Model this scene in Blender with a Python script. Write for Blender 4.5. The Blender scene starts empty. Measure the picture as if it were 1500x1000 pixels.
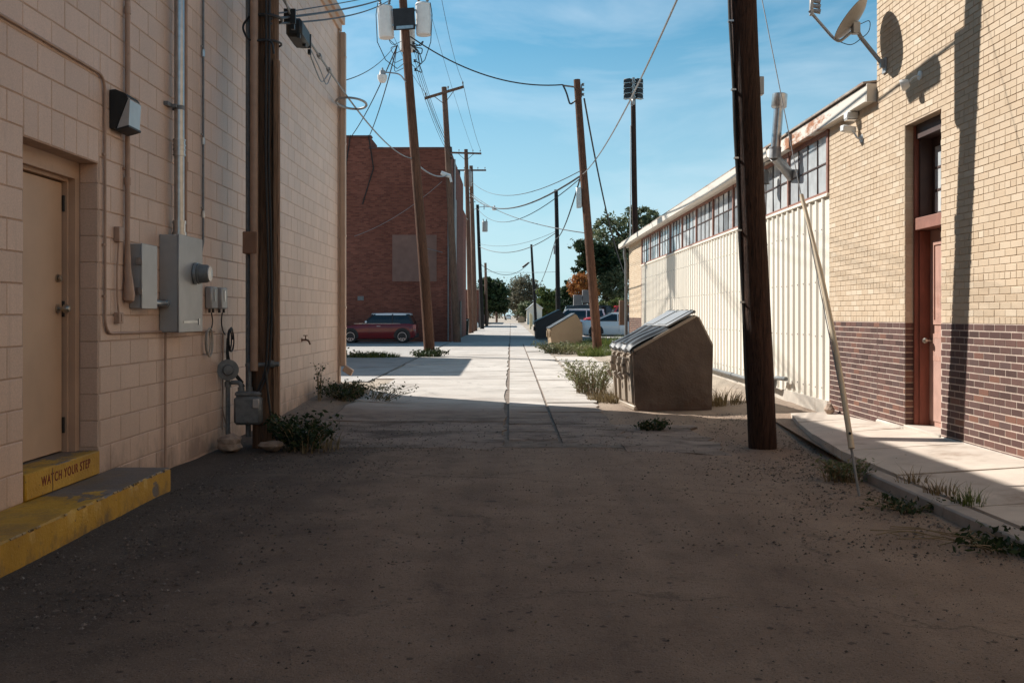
import bpy, math, random
import numpy as np
from mathutils import Vector, Matrix
R = math.radians
sc = bpy.context.scene
COL = sc.collection
rnd = random.Random(7)

# ------------------------------------------------------------------ camera
F, HX, HY, EYE = 1458.0, 748.0, 462.0, 1.45
cam_d = bpy.data.cameras.new('camera'); cam = bpy.data.objects.new('camera', cam_d); COL.objects.link(cam)
cam.location = (0, 0, EYE); cam.rotation_euler = (R(90), 0, 0)
cam_d.sensor_width = 36; cam_d.lens = 35; cam_d.shift_x = 2/1500; cam_d.shift_y = -38/1500
cam_d.clip_start = 0.05; cam_d.clip_end = 6000
sc.camera = cam

# ------------------------------------------------------------------ world, sun, exposure
SUN_EL = R(39.2); SH = Vector((0.819, -0.573))          # horizontal direction the light travels
world = bpy.data.worlds.new('World'); sc.world = world; world.use_nodes = True
wn = world.node_tree.nodes; wl = world.node_tree.links; wn.clear()
w_out = wn.new('ShaderNodeOutputWorld'); w_bg = wn.new('ShaderNodeBackground')
w_sky = wn.new('ShaderNodeTexSky'); w_sky.sky_type = 'NISHITA'; w_sky.sun_disc = False
w_sky.sun_elevation = SUN_EL; w_sky.sun_rotation = math.atan2(-SH.x, -SH.y)
w_sky.air_density = 1.0; w_sky.dust_density = 0.4; w_sky.ozone_density = 1.6; w_sky.altitude = 900
SKY_S = 0.085
w_bg.inputs['Strength'].default_value = SKY_S
w_tc = wn.new('ShaderNodeTexCoord')
w_map = wn.new('ShaderNodeMapping'); w_map.inputs['Scale'].default_value = (1.3, 1.0, 5.0); w_map.inputs['Rotation'].default_value = (0.12, -0.20, 0.3)
w_n = wn.new('ShaderNodeTexNoise'); w_n.inputs['Scale'].default_value = 2.3; w_n.inputs['Detail'].default_value = 7; w_n.inputs['Roughness'].default_value = 0.55; w_n.inputs['Distortion'].default_value = 0.5
w_r = wn.new('ShaderNodeValToRGB'); w_r.color_ramp.elements[0].position = 0.47; w_r.color_ramp.elements[1].position = 0.80
w_r.color_ramp.elements[1].color = (.40, .40, .40, 1)
w_mix = wn.new('ShaderNodeMix'); w_mix.data_type = 'RGBA'
w_mix.inputs[7].default_value = (9.0, 9.4, 9.8, 1)
wl.new(w_tc.outputs['Generated'], w_map.inputs[0]); wl.new(w_map.outputs[0], w_n.inputs['Vector'])
wl.new(w_n.outputs[0], w_r.inputs[0])
w_tint = wn.new('ShaderNodeMix'); w_tint.data_type = 'RGBA'; w_tint.blend_type = 'MULTIPLY'; w_tint.inputs[0].default_value = 1; w_tint.inputs[7].default_value = (.37, .88, .895, 1)
wl.new(w_sky.outputs[0], w_tint.inputs[6])
wl.new(w_r.outputs[0], w_mix.inputs[0]); wl.new(w_tint.outputs[2], w_mix.inputs[6])
w_sep = wn.new('ShaderNodeSeparateXYZ'); wl.new(w_tc.outputs['Generated'], w_sep.inputs[0])
w_hr = wn.new('ShaderNodeValToRGB'); w_hr.color_ramp.elements[0].position = 0.0; w_hr.color_ramp.elements[0].color = (.85, .85, .85, 1); w_hr.color_ramp.elements[1].position = .30; w_hr.color_ramp.elements[1].color = (0, 0, 0, 1)
wl.new(w_sep.outputs[2], w_hr.inputs[0])
w_hz = wn.new('ShaderNodeMix'); w_hz.data_type = 'RGBA'; w_hz.inputs[7].default_value = (4.9, 6.0, 6.7, 1)
wl.new(w_hr.outputs[0], w_hz.inputs[0]); wl.new(w_mix.outputs[2], w_hz.inputs[6])
wl.new(w_hz.outputs[2], w_bg.inputs[0]); wl.new(w_bg.outputs[0], w_out.inputs[0])
sun_d = bpy.data.lights.new('sun', 'SUN'); sun = bpy.data.objects.new('sun', sun_d); COL.objects.link(sun)
sun_d.energy = 5.0; sun_d.angle = R(0.5); sun_d.color = (1.0, 0.95, 0.88)
sun.rotation_euler = Vector((SH.x*math.cos(SUN_EL), SH.y*math.cos(SUN_EL), -math.sin(SUN_EL))).to_track_quat('-Z', 'Y').to_euler()
sun.location = (-20, 10, 30)
vs = sc.view_settings; vs.view_transform = 'Standard'; vs.look = 'None'; vs.gamma = 1; vs.exposure = 0.65; vs.use_curve_mapping = False
sc.cycles.max_bounces = 6; sc.cycles.diffuse_bounces = 4

# ------------------------------------------------------------------ helpers
def interp(x, xs, ys): return float(np.interp(x, xs, ys))
def gz(x, y):
    b = interp(y, [8.5, 10.7, 14, 18, 30, 48, 80, 150, 400], [.045, -.01, -.01, .02, .08, .12, .13, .15, .2])
    lb = min(1, max(0, (-2.2 - x)/.9)); lb = lb*lb*(3-2*lb)
    if x > -4: b += lb*interp(y, [10, 13, 18.4, 21], [0, .06, .2, 0])
    b -= .04*min(1, max(0, (x-1)/1.2))*interp(y, [9, 10.4, 12, 14.5], [0, 1, 1, 0]) if x < 4 else 0
    rb = min(1, max(0, (x - 2.9)/1.2))
    if x < 6: b += rb*interp(y, [9, 12, 20, 37, 40], [.0, .06, .1, .08, 0])
    return b
def gp(px, py):
    """ground point that the photograph shows at px,py"""
    y = 15.0
    for _ in range(40):
        x = (px-HX)/F*y
        y = .5*y + .5*(EYE-gz(x, y))*F/(py-HY)
    return Vector(((px-HX)/F*y, y, gz((px-HX)/F*y, y)))
def at(px, py, Y): return Vector(((px-HX)/F*Y, Y, EYE+(HY-py)/F*Y))
def wloc(o):
    v = Vector((0, 0, 0))
    while o is not None:
        v += o.location; o = o.parent
    return v
def put(o, label=None, cat=None, group=None, kind=None):
    if label: o['label'] = label
    if cat: o['category'] = cat
    if group: o['group'] = group
    if kind: o['kind'] = kind
    return o
def thing(name, label, cat, loc=(0, 0, 0), group=None, rz=0):
    o = bpy.data.objects.new(name, None); o.empty_display_size = .2; COL.objects.link(o)
    o.location = loc; o.rotation_euler = (0, 0, rz)
    return put(o, label, cat, group)
class MB:
    def __init__(s): s.v = []; s.f = []; s.m = []; s.g = []
    def add(s, vs, fs, mi=0):
        b = len(s.v); s.g.append((b, len(s.f))); s.v += [tuple(p) for p in vs]; s.f += [tuple(i+b for i in f) for f in fs]; s.m += [mi]*len(fs); return s
    def box(s, x0, x1, y0, y1, z0, z1, mi=0, ch=0):
        if ch <= 0:
            return s.add([(x0,y0,z0),(x1,y0,z0),(x1,y1,z0),(x0,y1,z0),(x0,y0,z1),(x1,y0,z1),(x1,y1,z1),(x0,y1,z1)],
                  [(0,3,2,1),(4,5,6,7),(0,1,5,4),(1,2,6,5),(2,3,7,6),(3,0,4,7)], mi)
        return s.obox(((x0+x1)/2,(y0+y1)/2,(z0+z1)/2), ((x1-x0)/2,0,0), (0,(y1-y0)/2,0), (0,0,(z1-z0)/2), mi, ch)
    def obox(s, c, a, b, d, mi=0, ch=0):
        c, a, b, d = Vector(c), Vector(a), Vector(b), Vector(d)
        if ch <= 0:
            P = [c+i*a+j*b+k*d for k in (-1,1) for j in (-1,1) for i in (-1,1)]
            return s.add(P, [(0,2,3,1),(4,5,7,6),(0,1,5,4),(1,3,7,5),(3,2,6,7),(2,0,4,6)], mi)
        A, B, D = a.length, b.length, d.length
        ch = min(ch, A*.9, B*.9, D*.9)
        an, bn, dn = a/A, b/B, d/D
        V = []; idx = {}
        for i in (-1,1):
            for j in (-1,1):
                for k in (-1,1):
                    for ax in range(3):
                        e = [A-ch, B-ch, D-ch]; e[ax] += ch
                        idx[(i,j,k,ax)] = len(V); V.append(c+an*i*e[0]+bn*j*e[1]+dn*k*e[2])
        Fs = []
        for ax in range(3):
            for sg in (-1,1):
                o1, o2 = [q for q in range(3) if q != ax]
                q = []
                for (p, r_) in ((-1,-1),(1,-1),(1,1),(-1,1)):
                    t = [0,0,0]; t[ax] = sg; t[o1] = p; t[o2] = r_
                    q.append(idx[(t[0],t[1],t[2],ax)])
                Fs.append(tuple(q))
        for ax in range(3):
            o1, o2 = [q for q in range(3) if q != ax]
            for p in (-1,1):
                for r_ in (-1,1):
                    t0=[0,0,0]; t0[ax]=-1; t0[o1]=p; t0[o2]=r_
                    t1=list(t0); t1[ax]=1
                    Fs.append((idx[(*t0,o1)], idx[(*t1,o1)], idx[(*t1,o2)], idx[(*t0,o2)]))
        for i in (-1,1):
            for j in (-1,1):
                for k in (-1,1): Fs.append(tuple(idx[(i,j,k,ax)] for ax in range(3)))
        return s.add(V, Fs, mi)
    def tube(s, path, r, n=8, mi=0, cap=True):
        P = [Vector(p) for p in path]; m = len(P)
        rs = r if isinstance(r, (list, tuple)) else [r]*m
        t0 = (P[1]-P[0]).normalized()
        u = t0.orthogonal().normalized() if abs(t0.z) < .9 else Vector((1,0,0))
        V = []; 
        for i in range(m):
            t = (P[min(i+1,m-1)]-P[max(i-1,0)])
            t = t.normalized() if t.length > 1e-9 else t0
            u = (u - t*u.dot(t)); u = u.normalized() if u.length > 1e-6 else t.orthogonal().normalized()
            w = t.cross(u)
            for k in range(n):
                a = 2*math.pi*k/n
                V.append(P[i]+(u*math.cos(a)+w*math.sin(a))*rs[i])
        Fs = []
        for i in range(m-1):
            for k in range(n):
                Fs.append((i*n+k, i*n+(k+1)%n, (i+1)*n+(k+1)%n, (i+1)*n+k))
        if cap: Fs.append(tuple(range(n-1,-1,-1))); Fs.append(tuple((m-1)*n+k for k in range(n)))
        return s.add(V, Fs, mi)
    def lathe(s, prof, o, axis=(0,0,1), n=16, mi=0):
        ax = Vector(axis).normalized(); o = Vector(o)
        return s.tube([o+ax*(z+i*1e-6) for i,(r_,z) in enumerate(prof)], [max(r_,1e-4) for r_,z in prof], n, mi) if False else s._lathe(prof,o,ax,n,mi)
    def _lathe(s, prof, o, ax, n, mi):
        u = ax.orthogonal().normalized(); w = ax.cross(u); V = []; m = len(prof)
        for (r_, z) in prof:
            for k in range(n):
                a = 2*math.pi*k/n; V.append(o+ax*z+(u*math.cos(a)+w*math.sin(a))*max(r_,1e-4))
        Fs = [(i*n+k, i*n+(k+1)%n, (i+1)*n+(k+1)%n, (i+1)*n+k) for i in range(m-1) for k in range(n)]
        return s.add(V, Fs, mi)
    def prism(s, poly, axis, a0, a1, mi=0):
        """poly of 2-D points extruded along axis 0/1/2"""
        def mk(p, a):
            return (a,p[0],p[1]) if axis == 0 else ((p[0],a,p[1]) if axis == 1 else (p[0],p[1],a))
        n = len(poly); V = [mk(p,a0) for p in poly]+[mk(p,a1) for p in poly]
        Fs = [tuple(range(n-1,-1,-1)), tuple(range(n,2*n))]+[(i,(i+1)%n,n+(i+1)%n,n+i) for i in range(n)]
        return s.add(V, Fs, mi)
    def each(s, name, mats, parent=None, **kw):
        out = []
        for i, (b, f) in enumerate(s.g):
            b2, f2 = s.g[i+1] if i+1 < len(s.g) else (len(s.v), len(s.f))
            q = MB(); q.add(s.v[b:b2], [tuple(k-b for k in F_) for F_ in s.f[f:f2]]); out.append(q.build(name, mats, parent, **kw))
        return out
    def build(s, name, mats, parent=None, local=False, smooth=True, ang=38, label=None, fix=True):
        me = bpy.data.meshes.new(name)
        V = np.array(s.v, dtype=float)
        if parent is not None and not local:
            w = wloc(parent); V = V-np.array(w); loc = (0,0,0)
        elif parent is None and not local:
            lo, hi = V.min(0), V.max(0); loc = ((lo[0]+hi[0])/2, (lo[1]+hi[1])/2, lo[2]); V = V-np.array(loc)
        else: loc = (0,0,0)
        me.from_pydata(V.tolist(), [], s.f)
        if not isinstance(mats, (list, tuple)): mats = [mats]
        for m in mats: me.materials.append(m)
        if len(mats) > 1: me.polygons.foreach_set('material_index', s.m)
        if fix:
            import bmesh
            bm = bmesh.new(); bm.from_mesh(me); bmesh.ops.recalc_face_normals(bm, faces=bm.faces); bm.to_mesh(me); bm.free()
        if smooth:
            me.shade_smooth(); me.set_sharp_from_angle(angle=R(ang))
        me.update()
        o = bpy.data.objects.new(name, me); COL.objects.link(o); o.location = loc
        if parent is not None: o.parent = parent
        if label: o['label'] = label
        return o
def inst(o, parent, loc, name=None):
    c = bpy.data.objects.new(name or o.name.split('.')[0], o.data if not isinstance(o, bpy.types.Mesh) else o)
    COL.objects.link(c); c.parent = parent; c.location = Vector(loc)-wloc(parent); return c
def arc(c, a, b, r, t0, t1, n=6):
    c, a, b = Vector(c), Vector(a), Vector(b)
    return [c+(a*math.cos(t0+(t1-t0)*i/n)+b*math.sin(t0+(t1-t0)*i/n))*r for i in range(n+1)]
def bend(pts, r=.08, n=5):
    """round the corners of a polyline"""
    P = [Vector(p) for p in pts]; out = [P[0]]
    for i in range(1, len(P)-1):
        a = (P[i-1]-P[i]); b = (P[i+1]-P[i]); q = min(r, a.length*.45, b.length*.45)
        p0 = P[i]+a.normalized()*q; p1 = P[i]+b.normalized()*q
        for k in range(n+1):
            t = k/n; out.append((1-t)**2*p0+2*t*(1-t)*P[i]+t*t*p1)
    out.append(P[-1]); return out
def catenary(a, b, sag, n=18):
    a, b = Vector(a), Vector(b)
    return [a.lerp(b, i/n)-Vector((0,0,1))*sag*4*(i/n)*(1-i/n) for i in range(n+1)]

# ------------------------------------------------------------------ materials
def newmat(name):
    m = bpy.data.materials.new(name); m.use_nodes = True
    nt = m.node_tree; b = nt.nodes['Principled BSDF']; return m, nt, b
def N(nt, t, **kw):
    n = nt.nodes.new(t)
    for k, v in kw.items(): setattr(n, k, v)
    return n
def noise(nt, vec, scale, detail=4, rough=.55):
    n = N(nt, 'ShaderNodeTexNoise'); n.inputs['Scale'].default_value = scale; n.inputs['Detail'].default_value = detail; n.inputs['Roughness'].default_value = rough
    nt.links.new(vec, n.inputs['Vector']); return n.outputs[0]
def ramp(nt, val, stops):
    n = N(nt, 'ShaderNodeValToRGB'); e = n.color_ramp.elements
    while len(e) < len(stops): e.new(.5)
    for i, (p, c) in enumerate(stops):
        e[i].position = p; e[i].color = (*c, 1) if len(c) == 3 else c
    nt.links.new(val, n.inputs[0]); return n.outputs[0]
def mixc(nt, fac, a, b, mode='MIX'):
    n = N(nt, 'ShaderNodeMix', data_type='RGBA', blend_type=mode)
    for sock, v in ((n.inputs[0], fac), (n.inputs[6], a), (n.inputs[7], b)):
        if isinstance(v, (int, float)): sock.default_value = v
        elif isinstance(v, tuple): sock.default_value = (*v, 1)
        else: nt.links.new(v, sock)
    return n.outputs[2]
def math_(nt, op, a, b=0.0, clamp=False):
    n = N(nt, 'ShaderNodeMath', operation=op); n.use_clamp = clamp
    for s_, v in ((n.inputs[0], a), (n.inputs[1], b)):
        if isinstance(v, (int, float)): s_.default_value = v
        else: nt.links.new(v, s_)
    return n.outputs[0]
def posn(nt, scale=(1,1,1), rot=(0,0,0)):
    g = N(nt, 'ShaderNodeNewGeometry')
    if scale == (1,1,1) and rot == (0,0,0): return g.outputs['Position']
    mp = N(nt, 'ShaderNodeMapping'); mp.inputs['Scale'].default_value = scale; mp.inputs['Rotation'].default_value = rot
    nt.links.new(g.outputs['Position'], mp.inputs[0]); return mp.outputs[0]
def bump(nt, b, h, strength=.3, dist=.01):
    n = N(nt, 'ShaderNodeBump'); n.inputs['Strength'].default_value = strength; n.inputs['Distance'].default_value = dist
    nt.links.new(h, n.inputs['Height']); nt.links.new(n.outputs[0], b.inputs['Normal'])
def setc(nt, b, c):
    if isinstance(c, tuple): b.inputs['Base Color'].default_value = (*c, 1)
    else: nt.links.new(c, b.inputs['Base Color'])
def simple(name, c, rough=.6, metal=0, var=.18, scale=6, bmp=.15, bsc=60, stretch=(1,1,1), dirt=None, spec=None):
    """base colour with two scales of uneven tone, fine relief and optional grime patches"""
    m, nt, b = newmat(name)
    p = posn(nt, stretch)
    n1 = noise(nt, p, scale, 5)
    lo = tuple(x*(1-var) for x in c); hi = tuple(min(1, x*(1+var)) for x in c)
    col = ramp(nt, n1, [(.3, lo), (.7, hi)])
    if dirt:
        n2 = noise(nt, posn(nt, (1,1,.5)), dirt[1], 6, .65)
        f = ramp(nt, n2, [(dirt[2], (0,0,0)), (min(1, dirt[2]+.16), (1,1,1))])
        col = mixc(nt, f, col, dirt[0])
    setc(nt, b, col); b.inputs['Roughness'].default_value = rough; b.inputs['Metallic'].default_value = metal
    if spec is not None: b.inputs['Specular IOR Level'].default_value = spec
    if bmp: bump(nt, b, noise(nt, posn(nt, stretch), bsc, 3), bmp, .01)
    return m
def island_rand(nt):
    g = N(nt, 'ShaderNodeNewGeometry'); o = N(nt, 'ShaderNodeObjectInfo')
    return math_(nt, 'FRACT', math_(nt, 'ADD', g.outputs['Random Per Island'], math_(nt, 'MULTIPLY', o.outputs['Random'], 7.31)))
def brickmat(name, stops, rough=.85, grain=220, tone=.12, stain=None, base=None):
    m, nt, b = newmat(name)
    col = ramp(nt, island_rand(nt), stops)
    n1 = noise(nt, posn(nt), grain, 3, .7)
    col = mixc(nt, math_(nt, 'MULTIPLY', ramp(nt, n1, [(.35, (0,0,0)), (.7, (1,1,1))]), .5), col, mixc(nt, 1.0, col, (.62,.62,.62), 'MULTIPLY'))
    n2 = noise(nt, posn(nt, (1,1,.35)), 1.3, 6, .6)
    col = mixc(nt, 1.0, col, ramp(nt, n2, [(.3, (1-tone,)*3), (.7, (1,1,1))]), 'MULTIPLY')
    if stain:
        n3 = noise(nt, posn(nt, (1,1.6,.6)), stain[1], 6, .7)
        col = mixc(nt, ramp(nt, n3, [(stain[2], (0,0,0)), (stain[2]+.15, (.8,.8,.8))]), col, stain[0])
    if base:
        g = N(nt, 'ShaderNodeNewGeometry'); sp = N(nt, 'ShaderNodeSeparateXYZ'); nt.links.new(g.outputs['Position'], sp.inputs[0])
        h = math_(nt, 'ADD', math_(nt, 'MULTIPLY', sp.outputs[2], -.75), math_(nt, 'MULTIPLY', noise(nt, posn(nt, (1,1.6,.9)), 2.6, 7, .68), 1.35))
        col = mixc(nt, ramp(nt, h, [(.40,(0,0,0)),(.72,(.75,.75,.75))]), col, base)
        dr = noise(nt, posn(nt, (1,9,.22)), 1.5, 5, .6)
        col = mixc(nt, ramp(nt, dr, [(.60,(0,0,0)),(.74,(.32,.32,.32))]), col, base)
        pt = noise(nt, posn(nt), 38, 4, .7)
        col = mixc(nt, ramp(nt, pt, [(.70,(0,0,0)),(.74,(.6,.6,.6))]), col, base)
    setc(nt, b, col); b.inputs['Roughness'].default_value = rough; b.inputs['Specular IOR Level'].default_value = .25
    bump(nt, b, n1, .35, .004); return m
def wood(name, c, c2, rough=.85):
    m, nt, b = newmat(name)
    n1 = noise(nt, posn(nt, (14,14,.7)), 3, 6, .65); n2 = noise(nt, posn(nt, (1,1,.4)), 1.2, 4)
    n3 = noise(nt, posn(nt, (60,60,1.6)), 2, 3)
    col = mixc(nt, ramp(nt, n1, [(.35,(0,0,0)),(.65,(1,1,1))]), c, c2)
    col = mixc(nt, ramp(nt, n3, [(.57,(0,0,0)),(.66,(.9,.9,.9))]), col, tuple(x*.22 for x in c))
    col = mixc(nt, 1.0, col, ramp(nt, n2, [(.3,(.7,.7,.7)),(.7,(1,1,1))]), 'MULTIPLY')
    setc(nt, b, col); b.inputs['Roughness'].default_value = rough; b.inputs['Specular IOR Level'].default_value = .2
    bump(nt, b, math_(nt, 'ADD', n1, math_(nt, 'MULTIPLY', n3, 1.6)), .9, .022); return m
def leafmat(name, a, b_, c):
    m, nt, b = newmat(name)
    g = N(nt, 'ShaderNodeNewGeometry')
    col = ramp(nt, g.outputs['Random Per Island'], [(0, a), (.55, b_), (1, c)])
    col = mixc(nt, 1.0, col, ramp(nt, noise(nt, posn(nt), .9, 3), [(.35, (.7,.7,.7)), (.65, (1.0,1.0,1.0))]), 'MULTIPLY')
    setc(nt, b, col); b.inputs['Roughness'].default_value = .6; b.inputs['Specular IOR Level'].default_value = .25
    tr = N(nt, 'ShaderNodeBsdfTranslucent'); nt.links.new(col, tr.inputs[0])
    mx = N(nt, 'ShaderNodeMixShader'); mx.inputs[0].default_value = .25
    out = [n for n in nt.nodes if n.type == 'OUTPUT_MATERIAL'][0]
    nt.links.new(b.outputs[0], mx.inputs[1]); nt.links.new(tr.outputs[0], mx.inputs[2]); nt.links.new(mx.outputs[0], out.inputs[0]); return m

PINK = (.745, .535, .415)
m_cmu = brickmat('painted_block', [(0, tuple(x*.93 for x in PINK)), (.5, PINK), (1, tuple(min(1, x*1.05) for x in PINK))], .46, 90, .14, ((.52,.37,.29), 1.7, .62), (.30,.21,.165))
m_joint = simple('painted_joint', tuple(x*.66 for x in PINK), .85, bmp=.3, bsc=80)
m_fascia = simple('painted_trim', (.50,.335,.235), .6, var=.1, scale=3, dirt=((.30,.2,.15), 3, .66))
m_doorpaint = simple('door_paint', (.53,.355,.235), .5, var=.1, scale=2, bmp=.05, dirt=((.36,.23,.14), 2.5, .64))
m_conduit = simple('painted_conduit', (.40,.255,.18), .5, var=.14, scale=9, dirt=((.22,.14,.10), 7, .62))
m_galv = simple('galvanised_steel', (.42,.425,.43), .28, .9, var=.15, scale=14, bmp=.06, bsc=40)
m_steelbox = simple('grey_enamel', (.36,.36,.355), .42, .25, var=.1, scale=5, bmp=.05, dirt=((.27,.25,.23), 4, .66))
m_graypipe = simple('grey_painted_iron', (.17,.175,.175), .55, .2, var=.2, scale=20, dirt=((.16,.11,.08), 16, .62))
m_black = simple('black_rubber', (.02,.02,.021), .55, var=.25, scale=30, bmp=.08)
m_cable = simple('grey_cable', (.22,.22,.22), .5, var=.2, scale=12, bmp=.1)
m_alum = simple('bright_aluminium', (.5,.5,.49), .3, .8, var=.15, scale=20)
m_darkmetal = simple('dark_bronze_metal', (.018,.017,.016), .55, .1, var=.2, scale=20)
m_yellow_n = None
m_chrome = simple('brushed_brass', (.42,.38,.32), .3, .9, var=.1)
m_glass_s = simple('fixture_glass', (.42,.40,.38), .12, 0, var=.1, bmp=0, spec=.8)
m_polebrown = wood('pole_wood', (.125,.060,.038), (.21,.105,.064))
m_poledark = wood('creosoted_pole_wood', (.036,.021,.016), (.095,.049,.033))
m_polegrey = wood('weathered_pole_wood', (.17,.095,.065), (.28,.175,.125))
m_poleblack = wood('blackened_pole_wood', (.02,.019,.019), (.045,.042,.04))
m_poleleft = wood('old_pole_wood', (.16,.09,.055), (.27,.15,.09))
m_tan_stops = [(0,(.56,.43,.30)),(.25,(.59,.46,.325)),(.6,(.605,.478,.345)),(.93,(.625,.50,.365)),(1,(.68,.565,.43))]
m_tan = brickmat('tan_brick', m_tan_stops, .85, 200, .1)
m_tanmortar = simple('tan_mortar', (.53,.415,.30), .95, bmp=.4)
m_dkbrick = brickmat('dark_brick', [(0,(.07,.038,.033)),(.3,(.105,.055,.047)),(.6,(.135,.072,.06)),(.78,(.10,.062,.056)),(.93,(.165,.08,.062)),(1,(.20,.095,.065))], .8, 240, .12, ((.36,.28,.23), 5, .70))
m_dkmortar = simple('pale_mortar', (.45,.36,.30), .95, var=.15, scale=8, bmp=.4)
m_siding = simple('cream_siding', (.76,.70,.60), .5, .05, var=.05, scale=1.5, bmp=.04, stretch=(1,1,.3), dirt=((.64,.56,.45), 1.1, .66))
m_gutter = None
m_window_frame = simple('rust_red_sash', (.24,.115,.085), .7, var=.25, scale=20, dirt=((.14,.07,.05), 15, .6))
m_concrete_base = simple('grey_foundation', (.46,.41,.35), .9, var=.15, scale=4, bmp=.4, bsc=70, dirt=((.28,.22,.17), 3, .58))
m_roof = simple('grey_roof', (.3,.29,.28), .8)
m_reddoor = simple('red_door_paint', (.20,.058,.036), .6, var=.25, scale=7, bmp=.2, stretch=(3,3,.5), dirt=((.13,.035,.022), 9, .6))
m_pinkdoor = simple('faded_door_paint', (.44,.255,.20), .65, var=.16, scale=5, bmp=.2, stretch=(3,3,.6), dirt=((.38,.16,.11), 6, .57))
m_brownsash = simple('brown_sash_paint', (.055,.03,.025), .6, var=.2, dirt=((.10,.06,.05), 8, .62))
m_curb = simple('curb_concrete', (.33,.28,.24), .9, var=.15, scale=5, bmp=.35, bsc=90, dirt=((.2,.15,.12), 2.5, .6))
m_walk = simple('sidewalk_concrete', (.53,.45,.375), .9, var=.12, scale=3, bmp=.3, bsc=110, dirt=((.34,.26,.20), 1.8, .54))
m_white = simple('white_enamel', (.72,.72,.70), .45, var=.08, scale=6)
m_pvc = simple('cream_plastic', (.60,.49,.345), .45, var=.12, scale=5, bmp=.05, dirt=((.45,.33,.2), 5, .62))
m_rock = simple('rock', (.34,.25,.19), .9, var=.3, scale=14, bmp=.6, bsc=30)
m_tire = simple('tyre_rubber', (.018,.018,.018), .8, var=.2, scale=20)
m_rim = simple('alloy', (.55,.55,.56), .35, .8, var=.08, bmp=0)
m_carglass = simple('car_glass', (.012,.014,.016), .05, 0, var=.1, bmp=0, spec=.8)
m_twig = simple('dry_stem', (.22,.16,.09), .8, var=.2)
m_leaf_dark = leafmat('leaf_dark', (.02,.035,.014), (.035,.06,.022), (.06,.085,.03))
m_leaf_mid = leafmat('leaf_mid', (.085,.11,.05), (.14,.165,.08), (.24,.25,.14))
m_leaf_pale = leafmat('leaf_pale', (.14,.16,.07), (.24,.25,.12), (.36,.35,.19))
m_leaf_grass = leafmat('leaf_grass', (.07,.10,.025), (.13,.17,.045), (.22,.24,.08))
m_leaf_dry = leafmat('leaf_dry', (.16,.12,.06), (.26,.19,.10), (.34,.27,.16))
m_leaf_orange = leafmat('leaf_orange', (.30,.10,.03), (.48,.18,.05), (.58,.28,.08))
m_leaf_gray = leafmat('leaf_gray', (.10,.095,.06), (.17,.15,.10), (.23,.21,.14))
m_bark = wood('bark', (.12,.085,.06), (.2,.15,.11))
def yellow_paint(name, wear):
    m, nt, b = newmat(name)
    n1 = noise(nt, posn(nt), 5, 5); col = ramp(nt, n1, [(.3,(.50,.27,.022)),(.7,(.62,.35,.035))])
    n2 = noise(nt, posn(nt, (1,.55,1)), 3.4, 8, .7)
    g = N(nt, 'ShaderNodeNewGeometry'); sp = N(nt, 'ShaderNodeSeparateXYZ'); nt.links.new(g.outputs['Position'], sp.inputs[0])
    yy = ramp(nt, math_(nt, 'MULTIPLY', sp.outputs[1], .1), [(.60,(0,0,0)),(.72,(.21,.21,.21))])
    sn = N(nt, 'ShaderNodeSeparateXYZ'); nt.links.new(g.outputs['Normal'], sn.inputs[0])
    up = math_(nt, 'GREATER_THAN', sn.outputs[2], .6)
    thr = math_(nt, 'ADD', n2, math_(nt, 'MULTIPLY', math_(nt, 'MULTIPLY', yy, up), wear))
    col = mixc(nt, ramp(nt, thr, [(.63,(0,0,0)),(.655,(1,1,1))]), col, (.17,.145,.13))
    n4 = noise(nt, posn(nt), 26, 3, .6)
    col = mixc(nt, ramp(nt, n4, [(.68,(0,0,0)),(.72,(1,1,1))]), col, (.16,.10,.05))
    col = mixc(nt, 1.0, col, ramp(nt, noise(nt, posn(nt), 2.1, 5), [(.3,(.78,.76,.72)),(.65,(1,1,1))]), 'MULTIPLY')
    gr = math_(nt, 'ADD', math_(nt, 'MULTIPLY', sp.outputs[2], -1.6), noise(nt, posn(nt, (1,1,.7)), 9, 7, .7))
    col = mixc(nt, ramp(nt, gr, [(.34,(0,0,0)),(.52,(.7,.7,.7))]), col, (.14,.095,.05))
    ft = noise(nt, posn(nt, (1,.5,1)), 6.5, 8, .72); col = mixc(nt, math_(nt, 'MULTIPLY', up, ramp(nt, ft, [(.46,(0,0,0)),(.62,(.55,.55,.55))])), col, (.20,.13,.06))
    setc(nt, b, col); b.inputs['Roughness'].default_value = .6
    bump(nt, b, math_(nt, 'ADD', noise(nt, posn(nt), 60, 4), math_(nt, 'MULTIPLY', n4, 1.2)), .4, .01); return m
m_yellow = yellow_paint('yellow_step_paint', 1.0)
def gutter_mat():
    m, nt, b = newmat('rusting_gutter')
    n1 = noise(nt, posn(nt, (1,.55,2)), 2.3, 6, .7)
    g = N(nt, 'ShaderNodeNewGeometry'); sp = N(nt, 'ShaderNodeSeparateXYZ'); nt.links.new(g.outputs['Position'], sp.inputs[0])
    near = ramp(nt, math_(nt, 'MULTIPLY', sp.outputs[1], .05), [(.66,(0,0,0)),(.70,(.16,.16,.16)),(.785,(.16,.16,.16)),(.80,(.0,.0,.0))])
    v = math_(nt, 'ADD', n1, near)
    col = mixc(nt, ramp(nt, v, [(.62,(0,0,0)),(.72,(1,1,1))]), (.62,.57,.50), ramp(nt, noise(nt, posn(nt), 18, 4), [(.3,(.25,.09,.035)),(.7,(.42,.19,.09))]))
    setc(nt, b, col); b.inputs['Roughness'].default_value = .6; bump(nt, b, n1, .15); return m
m_gutter = gutter_mat()
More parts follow.
